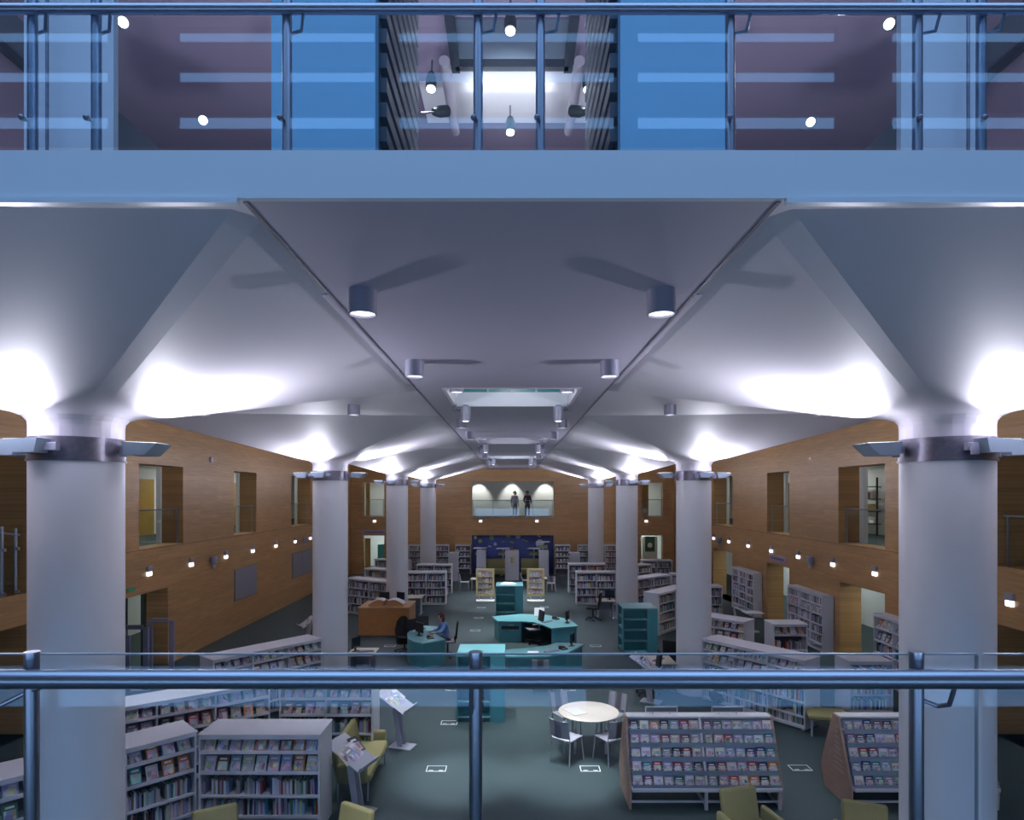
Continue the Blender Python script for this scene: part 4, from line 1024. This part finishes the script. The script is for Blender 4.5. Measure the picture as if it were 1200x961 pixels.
# ---- floor sockets
for px, py, w in ((511.5, 901, 'left of the round table, nearest the bottom edge'), (691.5, 901, 'just in front of the round table'), (937.5, 900, 'between the two disc racks'),
                  (526.5, 847, 'in front of the near teal tower'), (531, 808, 'left of the near teal tower'), (666, 808, 'just behind the round table'),
                  (457, 757, 'left of the black coat'), (557, 739, 'left of the teal corner desk, nearest'), (561, 724, 'left of the central teal tower, middle of three'),
                  (564, 712, 'left of the central teal tower, farthest'), (638, 711.5, 'right of the central teal tower'), (698, 757, 'between the curved desk and right teal tower'), (784, 757, 'right of the right teal tower')):
    x, y = fp(px, py)
    t = thing('floor_socket', 'square white outlined floor socket '+w, 'floor socket', (x, y, 0), 0, 'floor sockets in the carpet')
    m = MB()
    for a in ((-.18, .18, -.12, -.105), (-.18, .18, .105, .12), (-.18, -.165, -.12, .12), (.165, .18, -.12, .12)): m.box(*a, .0, .006)
    m.build('frame', PAPER, t)
    MB().box(-.165, .165, -.105, .105, .0, .003).build('lid', CARPET, t)
    for s in (-1, 1): MB().box(s*.09-.04, s*.09+.04, -.10, -.055, .003, .006).build('cable_flap', mat('socket_flap', (.45, .46, .5), .5), t)

# ---- security gates
for x, y, w in ((-9.45, 17.0, 'farthest, nearest the timber wall corner'), (-9.62, 16.1, 'middle one of the three'), (-9.55, 15.2, 'nearest of the three, half behind the column')):
    t = thing('security_gate', 'grey arched security gate at the left entrance, '+w, 'gate', (x, y, 0), 0, 'security gates')
    for s in (-1, 1): MB().box(s*.29-.07, s*.29+.07, -.03, .03, 0, 1.6, .01).build('post', mat('gate_grey', (.20, .20, .28), .5), t)
    MB().box(-.22, .22, -.03, .03, 1.55, 1.66, .01).build('top_bar', mat('gate_grey', (.2, .2, .28), .5), t)
    MB().box(-.40, .40, -.09, .09, 0, .02).build('base_plate', LEGM, t)

# ---- end of the hall: mural, book towers, displays, kids furniture
t = thing('mural', 'dark blue mural with planets and drawings in the end wall recess', 'mural', (0, YB+.28, 0))
MB().box(-2.5, 2.6, 0, .04, .0, 2.43).build('board', mat('mural_blue', (.035, .055, .22), .6, var=.2, scale=3), t)
r3 = random.Random(5)
pc = [mat('mural_pale', (.5, .55, .6), .6), mat('mural_ochre', (.45, .33, .12), .6), mat('mural_green', (.15, .3, .12), .6), mat('mural_sky', (.2, .35, .55), .6)]
for k, (x, z, r, sh) in enumerate(((-2.3, 2.28, .10, 0), (-1.98, 2.05, .12, 1), (-1.28, 2.26, .15, 0), (-1.05, 1.86, .10, 1), (-.55, 2.0, .10, 2), (-.24, 2.36, .13, 1), (.0, 1.98, .13, 3), (.38, 2.33, .16, 0), (.8, 2.1, .24, 2), (1.7, 2.35, .12, 3), (-1.4, 1.72, .1, 2), (1.75, 1.9, .26, 1))):
    m = MB()
    if sh in (0, 1): m.cyl((x, -.012, z), (x, 0, z), r, seg=18)
    else: m.box(-r, r, -.012, 0, -.035, .035, .01, 1, Matrix.Translation((x, 0, z)) @ Matrix.Rotation(r3.uniform(-.6, .6), 4, 'Y'))
    m.build('painted_shape', pc[(k+sh) % 4], t)
def tower(label, x0, x1, y, H):
    t = thing('book_tower', label, 'book stand', ((x0+x1)/2, y, 0), 0, 'white book towers')
    w = (x1-x0)/2
    MB().box(-w, w, 0, .04, .04, H, .01).build('end_panel', SHELFM, t); MB().box(-w, w, .04, .9, H-.05, H-.01).build('top_panel', SHELFM, t)
    for z in (.1, .5, .9, 1.3): MB().box(-w+.02, w-.02, .04, .9, z-.02, z).build('shelf', SHELFM, t)
    MB().box(-.02, .02, .04, .9, .1, H-.05).build('back_panel', SHELFD, t); MB().box(-w, w, .0, .9, 0, .05).build('plinth', SHELFM, t)
    return t
tower('white book tower in the middle of the far hall with a yellow figure', -.40, .40, 36.5, 1.73)
o = MB().lathe([(.001, .0), (.07, .03), (.09, .12), (.05, .2), (.08, .28), (.06, .36), (.001, .38)], 16).build('paper_figure', mat('ochre_card', (.55, .38, .10), .6), loc=(0, 36.43, 1.02)); o.scale = (1, .35, 1)
tag(o, 'small yellow paper figure on the middle white book tower', 'decoration')
o = MB().box(-.12, .12, -.08, .08, 0, .05).box(-.05, .05, -.05, .05, .05, .2).build('toy', mat('toy_red', (.35, .10, .08), .5), loc=(.0, 36.8, 1.722)); tag(o, 'small red toy on the middle white book tower', 'toy')
tower('white book tower at the far left by the pale bookcases', -3.6, -3.07, 36.2, 1.62)
tower('white book tower at the far right by the pale bookcases', 3.3, 3.9, 36.2, 1.62)
tower('white book tower between the left olive couch and the left pale bookcase', -2.12, -1.55, 37.8, 1.60)
tower('white book tower between the right olive couch and the right pale bookcase', 1.6, 2.2, 37.8, 1.60)
for x0, x1, w in ((-1.69, -.83, 'left'), (.70, 1.52, 'right')):
    t = thing('display_board', 'yellow framed display board of cards, %s of the central teal tower' % w, 'display board', ((x0+x1)/2, 29.6, 0), 0, 'yellow display boards')
    h = (x1-x0)/2
    f = MB(); f.box(-h, -h+.09, 0, .06, .22, 1.50, .006).box(h-.09, h, 0, .06, .22, 1.50, .006).box(-h+.09, h-.09, 0, .06, 1.42, 1.5).box(-h+.09, h-.09, 0, .06, .22, .30); f.build('frame', YELLOWF, t)
    MB().box(-h+.09, h-.09, .03, .05, .3, 1.42).build('backing', mat('display_cream', (.5, .44, .34), .6), t)
    for z in (.33, .60, .87, 1.14): MB().box(-h+.09, h-.09, -.01, .03, z-.02, z).build('shelf', YELLOWF, t)
    for s in (-1, 1): MB().box(s*(h-.15)-.03, s*(h-.15)+.03, 0, .05, .04, .22).build('leg', LEGM, t)
    MB().prism([(-h+.04, -.36), (h-.02, -.36), (h+.02, .16), (-h, .16)], 0, .04).build('base_plate', PAPER, t)
    T = Matrix.Translation(((x0+x1)/2, 29.6, 0))
    for r in range(4):
        face_row(T, -h+.1, h-.1, -.006, (1.14, .87, .60, .33)[r], 'the %s yellow display board' % w, ORD[r], .14, .20, .08, 4, what='card', nm='display_card', cat='card', Wt=[8, 2, 0, 1, 3, 2, 0, 3, 3, 1, 3, 3, 2, 0])
for x, w in ((-.98, 'left'), (1.15, 'right')):
    t = thing('couch', 'olive couch before the blue mural, %s one' % w, 'couch', (x, 38.5, 0), 0, 'olive couches')
    MB().box(-.6, .6, -.35, .3, .12, .45, .05, 3).build('seat_cushion', OLIVE, t); MB().box(-.6, .6, .18, .34, .4, 1.05, .06, 3).build('backrest', OLIVE, t)
    for s in (-1, 1): MB().box(s*.5-.05, s*.5+.05, -.3, .3, 0, .14).build('foot', DARK, t)
    o = MB().box(-.22, .22, -.18, .18, 0, .36, .08, 3).build('floor_cushion', mat('violet_fabric', (.10, .10, .34), .8), loc=(x-.55 if w == 'left' else x+.1, 37.5, 0)); tag(o, 'violet floor cushion before the %s olive couch' % w, 'cushion', 'violet cushions')
for x, z, w, k in ((-1.95, 1.72, 'far left', 1), (-.55, 1.70, 'left of centre', 0), (1.35, 1.70, 'right of centre', 1), (1.9, 2.1, 'tallest, right', 1)):
    t = thing('canopy_stand', 'little white roofed book stand before the mural, %s' % w, 'book stand', (x, 38.75, 0), 0, 'white roofed book stands')
    MB().box(-.03, .03, .1, .16, 0, z-.05).build('pole', LEGM, t)
    MB().prism([(-.42, -.25), (.36, -.25), (.42, .2), (-.3, .2)], z-.06, z).build('roof', PAPER, t)
    MB().box(-.3, .3, -.1, .12, z-.42, z-.40).build('shelf', BIRCH, t)
    m = MB()
    for q in range(5): m.box(-.28+q*.115, -.19+q*.115, -.08, .1, z-.40, z-.40+.14+.03*(q % 3), .01)
    m.build('book_block', mat('kids_books', (.30, .36, .12), .6, var=.7, scale=9), t)
    MB().box(-.2, .2, -.05, .15, 0, .03).build('base_plate', LEGM, t)
def kids_table(label, x, y):
    t = thing('low_table', label, 'table', (x, y, 0), 0, 'low pale tables')
    MB().box(-.4, .4, -.35, .35, .57, .6, .01).build('tabletop', BIRCH, t)
    for sx in (-1, 1):
        for sy in (-1, 1): MB().cyl((sx*.34, sy*.29, 0), (sx*.34, sy*.29, .57), .02, seg=8).build('leg', LEGM, t)
kids_table('low pale table behind the left yellow display board', -1.75, 33.0)
kids_table('low pale table behind the right yellow display board', 1.75, 33.2)
plastic_chair('grey chair left of the left yellow display board', -2.45, 32.7, -PI/2*-1, 'far grey chairs')
plastic_chair('grey chair behind the right yellow display board, to its right', 2.0, 32.4, PI, 'far grey chairs')
plastic_chair('grey chair behind the right yellow display board, to its left', .75, 33.4, PI/2, 'far grey chairs')
t = plastic_chair('grey rounded chair in the right aisle beside the white table', 8.35, 24.3-1.4, 1.2, 'far grey chairs')
t = thing('side_table', 'small white table before the far tall bookcase in the right aisle', 'table', (8.75, 22.9, 0))
MB().box(-.35, .3, -.25, .3, .69, .72, .01).build('tabletop', PAPER, t); MB().cyl((0, 0, .02), (0, 0, .69), .03, seg=12).build('pedestal', LEGM, t); MB().cyl((0, 0, 0), (0, 0, .025), .22, seg=24).build('base', LEGM, t)
# things glimpsed through the doorways
t = thing('teal_screen', 'turquoise screen inside the bright doorway at the left of the end wall', 'screen', (-8.2, YB+1.6, 0), .5)
MB().box(-.5, .3, 0, .05, .1, 1.75, .01).build('panel', mat('turquoise', (.05, .42, .52), .5), t); MB().box(-.5, -.44, -.1, .15, 0, .1).box(.24, .3, -.1, .15, 0, .1).build('foot', LEGM, t)
o = MB().box(-.32, .32, 0, .03, 0, 1.0).build('notice_board', mat('board_green', (.03, .10, .05), .7), loc=(9.1, YB+2.36, 1.2)); tag(o, 'dark green board inside the doorway right of the end wall', 'board')
MB().cyl((0, -.006, .42), (0, 0, .42), .16, seg=20).build('notice', PAPER, o)
t = lounge('teal easy chair seen through the near right doorway', XW+1.9, 18.3, -1.2, .8, 'easy_chair', 'armchair', 'chairs beyond the doorway')
for c in t.children:
    if c.name.startswith(('seat', 'back', 'arm')): c.data.materials[0] = TEALT
t = thing('gallery_shelving', 'dark open shelving inside the nearest right upper opening', 'shelving', (XW+3.1, 23.5, 3.5), 0)
for y in (-.7, 0, .7): MB().box(-.03, .03, y-.02, y+.02, 0, 2.1).build('upright', DARK, t)
for z in (.4, .85, 1.3, 1.75): MB().box(-.25, .12, -.75, .75, z, z+.03).build('shelf', DARK, t)
for k, (y, z) in enumerate(((-.4, .43), (.2, .43), (-.3, .88), (.4, .88), (0, 1.33))):
    o = MB().box(-.2, .08, -.14, .14, 0, .24, .01).build('box_file', [PAPER, mat('file_red', (.35, .12, .08)), mat('file_ochre', (.5, .36, .1))][k % 3], loc=(XW+3.1, 23.5+y, 3.5+z)); tag(o, 'box file on the dark gallery shelving, %s counted from the bottom' % ORD[k], 'box file', 'box files')

# ---- people
def figure(label, loc, rz, J, top, bottom, hair, group=None, long_hair=False):
    """one continuous skinned body; clothes and hair are its children"""
    def skin(name, chains, m, parent, sub=1):
        vs, es, rs, idx = [], [], [], {}
        for ch in chains:
            prev = None
            for nm, p, r in ch:
                if nm not in idx: idx[nm] = len(vs); vs.append(p); rs.append(r)
                if prev is not None and prev != idx[nm]: es.append((prev, idx[nm]))
                prev = idx[nm]
        me = bpy.data.meshes.new(name); me.from_pydata(vs, es, []); me.materials.append(m)
        o = bpy.data.objects.new(name, me); COL.objects.link(o)
        md = o.modifiers.new('skin', 'SKIN'); md.use_smooth_shade = True
        for i, r in enumerate(rs): me.skin_vertices[0].data[i].radius = (r, r)
        me.skin_vertices[0].data[0].use_root = True
        if sub: s = o.modifiers.new('sub', 'SUBSURF'); s.levels = s.render_levels = sub
        if parent: o.parent = parent
        return o
    V = {k: Vector(v) for k, v in J.items()}
    def P(n, r): return (n, V[n], r)
    ch = [[P('pelvis', .125), P('waist', .11), P('chest', .13), P('neck', .055), ('jaw', V['head']+Vector((0, -.01, -.08)), .068), ('skull', V['head'], .092), ('crown', V['head']+Vector((0, .01, .07)), .07)],
          [('jaw', V['head']+Vector((0, -.01, -.08)), .068)]]
    ch = ch[:1]+[[('skull', V['head'], .092), ('nose', V['head']+Vector((0, -.115, -.02)), .013)]]
    for s in 'lr':
        ch.append([P('chest', .13), P('shoulder_'+s, .06), P('elbow_'+s, .042), P('wrist_'+s, .027)])
        d = (V['wrist_'+s]-V['elbow_'+s]).normalized(); sx = 1 if s == 'r' else -1
        side = d.cross(Vector((1, 0, .1))).normalized()
        palm = V['wrist_'+s]+d*.06
        ch.append([P('wrist_'+s, .027), ('palm_'+s, palm, .028)])
        for k in range(4):
            b = palm+side*(.018*(k-1.5))+d*.03; L = (.075, .085, .08, .06)[k]; curl = Vector((-sx*.35, 0, 0))
            ch.append([('palm_'+s, palm, .028), ('kn%s%d' % (s, k), b, .009), ('fm%s%d' % (s, k), b+d*L*.5, .008), ('ft%s%d' % (s, k), b+d*L*.9+curl*.06, .007)])
        th = V['wrist_'+s]+d*.03+side*-.03
        ch.append([('palm_'+s, palm, .028), ('tb'+s, th, .010), ('tt'+s, th+d*.05-side*.02, .008)])
        ch.append([P('pelvis', .125), P('hip_'+s, .085), P('knee_'+s, .055), P('ankle_'+s, .038), P('toe_'+s, .034)])
    body = skin('person', ch, SKIN, None)
    body.location = loc; body.rotation_euler.z = rz
    tag(body, label, 'person', group)
    tc = [[P('waist', .135), P('chest', .15), ('collar', V['neck']+Vector((0, 0, -.03)), .07)]]
    tc.append([P('waist', .135), ('hem', V['pelvis'], .145)])
    for s in 'lr': tc.append([P('chest', .15), P('shoulder_'+s, .078), P('elbow_'+s, .058), ('cuff_'+s, V['elbow_'+s].lerp(V['wrist_'+s], .8), .042)])
    skin('top', tc, top, body)
    bc = [[P('pelvis', .138), ('belt', V['pelvis'].lerp(V['waist'], .4), .13)]]
    for s in 'lr': bc.append([P('pelvis', .138), P('hip_'+s, .10), P('knee_'+s, .072), ('hem_'+s, V['knee_'+s].lerp(V['ankle_'+s], .9), .056)])
    skin('trousers', bc, bottom, body)
    for s in 'lr':
        a, t_ = V['ankle_'+s], V['toe_'+s]; d = (t_-a); d.z = 0; d.normalize()
        M = Matrix.Translation((a.x, a.y, 0)) @ Matrix.Rotation(math.atan2(d.y, d.x), 4, 'Z')
        MB().box(-.07, .20, -.045, .045, 0, .085, .035, 3, M).build('shoe', DARK, body)
    h = V['head']
    hm = MB().ball((h.x, h.y+.025, h.z+.035), .108, 1, 1.05, 1.0)
    if long_hair: hm.ball((h.x, h.y+.075, h.z-.09), .09, 1.1, .7, 1.6)
    bmesh.ops.delete(hm.bm, geom=[v for v in hm.bm.verts if v.co.y < h.y-.055 and v.co.z < h.z+.05], context='VERTS')
    hm.build('hair', hair, body)
    for s in (-1, 1):
        MB().ball((h.x+s*.035, h.y-.088, h.z+.005), .011, u=8, v=6).build('eye', DARK, body)
        MB().ball((h.x+s*.098, h.y+.005, h.z-.015), .02, .5, 1, 1.5, u=8, v=6).build('ear', SKIN, body)
    MB().box(h.x-.022, h.x+.022, h.y-.094, h.y-.085, h.z-.066, h.z-.058, .002).build('mouth', mat('lips', (.30, .12, .10), .5), body)
    return body
STAND = dict(pelvis=(0, 0, .90), waist=(0, 0, 1.06), chest=(0, .01, 1.25), neck=(0, .015, 1.43), head=(0, -.01, 1.57),
             shoulder_l=(-.17, .01, 1.36), shoulder_r=(.17, .01, 1.36), elbow_l=(-.24, .03, 1.09), elbow_r=(.24, .03, 1.09), wrist_l=(-.20, -.13, .93), wrist_r=(.20, -.13, .93),
             hip_l=(-.09, 0, .84), hip_r=(.09, 0, .84), knee_l=(-.10, -.02, .47), knee_r=(.10, -.02, .47), ankle_l=(-.10, .02, .08), ankle_r=(.10, .02, .08), toe_l=(-.12, -.13, .04), toe_r=(.12, -.13, .04))
ARMDOWN = dict(STAND, wrist_l=(-.25, -.02, .84), wrist_r=(.25, -.02, .84))
figure('person in dark clothes standing right of centre behind the far glass balustrade', (.98, YB+.75, 3.5), .35, STAND, mat('dark_jacket', (.05, .04, .05), .8), mat('dark_trousers', (.06, .045, .05), .8), mat('dark_hair', (.03, .02, .02), .6), 'visitors in the far upper opening')
figure('person in pale grey clothes standing left of the dark visitor in the far opening', (.18, YB+.9, 3.5), .5, ARMDOWN, mat('pale_jacket', (.35, .34, .40), .8), mat('grey_trousers', (.22, .21, .27), .8), mat('fair_hair', (.32, .26, .22), .6), 'visitors in the far upper opening')
SIT = dict(pelvis=(0, .05, .56), waist=(0, .03, .72), chest=(0, -.06, .92), neck=(0, -.12, 1.09), head=(0, -.18, 1.22),
           shoulder_l=(-.17, -.09, 1.03), shoulder_r=(.17, -.09, 1.03), elbow_l=(-.24, -.20, .80), elbow_r=(.24, -.20, .80), wrist_l=(-.16, -.42, .775), wrist_r=(.16, -.42, .775),
           hip_l=(-.09, .03, .555), hip_r=(.09, .03, .555), knee_l=(-.11, -.38, .555), knee_r=(.11, -.38, .555), ankle_l=(-.11, -.36, .09), ankle_r=(.11, -.36, .09), toe_l=(-.12, -.52, .04), toe_r=(.12, -.52, .04))
figure('person in a blue shirt with red brown hair sitting at the rounded teal desk', (-2.02, 19.45, 0), -1.25, SIT, mat('blue_shirt', (.16, .30, .60), .8), mat('navy_trousers', (.03, .04, .09), .8), mat('auburn_hair', (.13, .03, .03), .6), None, True)

# ---- the books nobody could count from here
me = bpy.data.meshes.new('shelved_books'); me.from_pydata([tuple(v) for v in stuffv], [], stufff); me.materials.append(STUFF)
at = me.color_attributes.new('Col', 'FLOAT_COLOR', 'CORNER')
buf = []
for c, f in zip(stuffc, stufff): buf += [*c, 1.0]*len(f)
at.data.foreach_set('color', buf)
o = bpy.data.objects.new('shelved_books', me); COL.objects.link(o)
tag(o, 'rows of mixed books filling the further white bookcases', 'books', kind='stuff')

# ------------------------------------------------------------------ world, camera
w = bpy.data.worlds.new('dusk'); sc.world = w; w.use_nodes = True
bg = w.node_tree.nodes['Background']; bg.inputs['Color'].default_value = (.30, .50, .84, 1); bg.inputs['Strength'].default_value = 1.55
cam = bpy.data.cameras.new('camera'); co = bpy.data.objects.new('camera', cam); COL.objects.link(co)
co.location = (0, 0, EYE); co.rotation_euler = (PI/2, 0, 0)
cam.sensor_fit = 'HORIZONTAL'; cam.sensor_width = 36; cam.lens = F/1200*36; cam.shift_y = 98.5/1200; cam.clip_start = .05
sc.camera = co
sc.view_settings.view_transform = 'Standard'; sc.view_settings.look = 'None'
sc.view_settings.exposure = 1.12; sc.view_settings.gamma = 1; sc.view_settings.use_curve_mapping = False
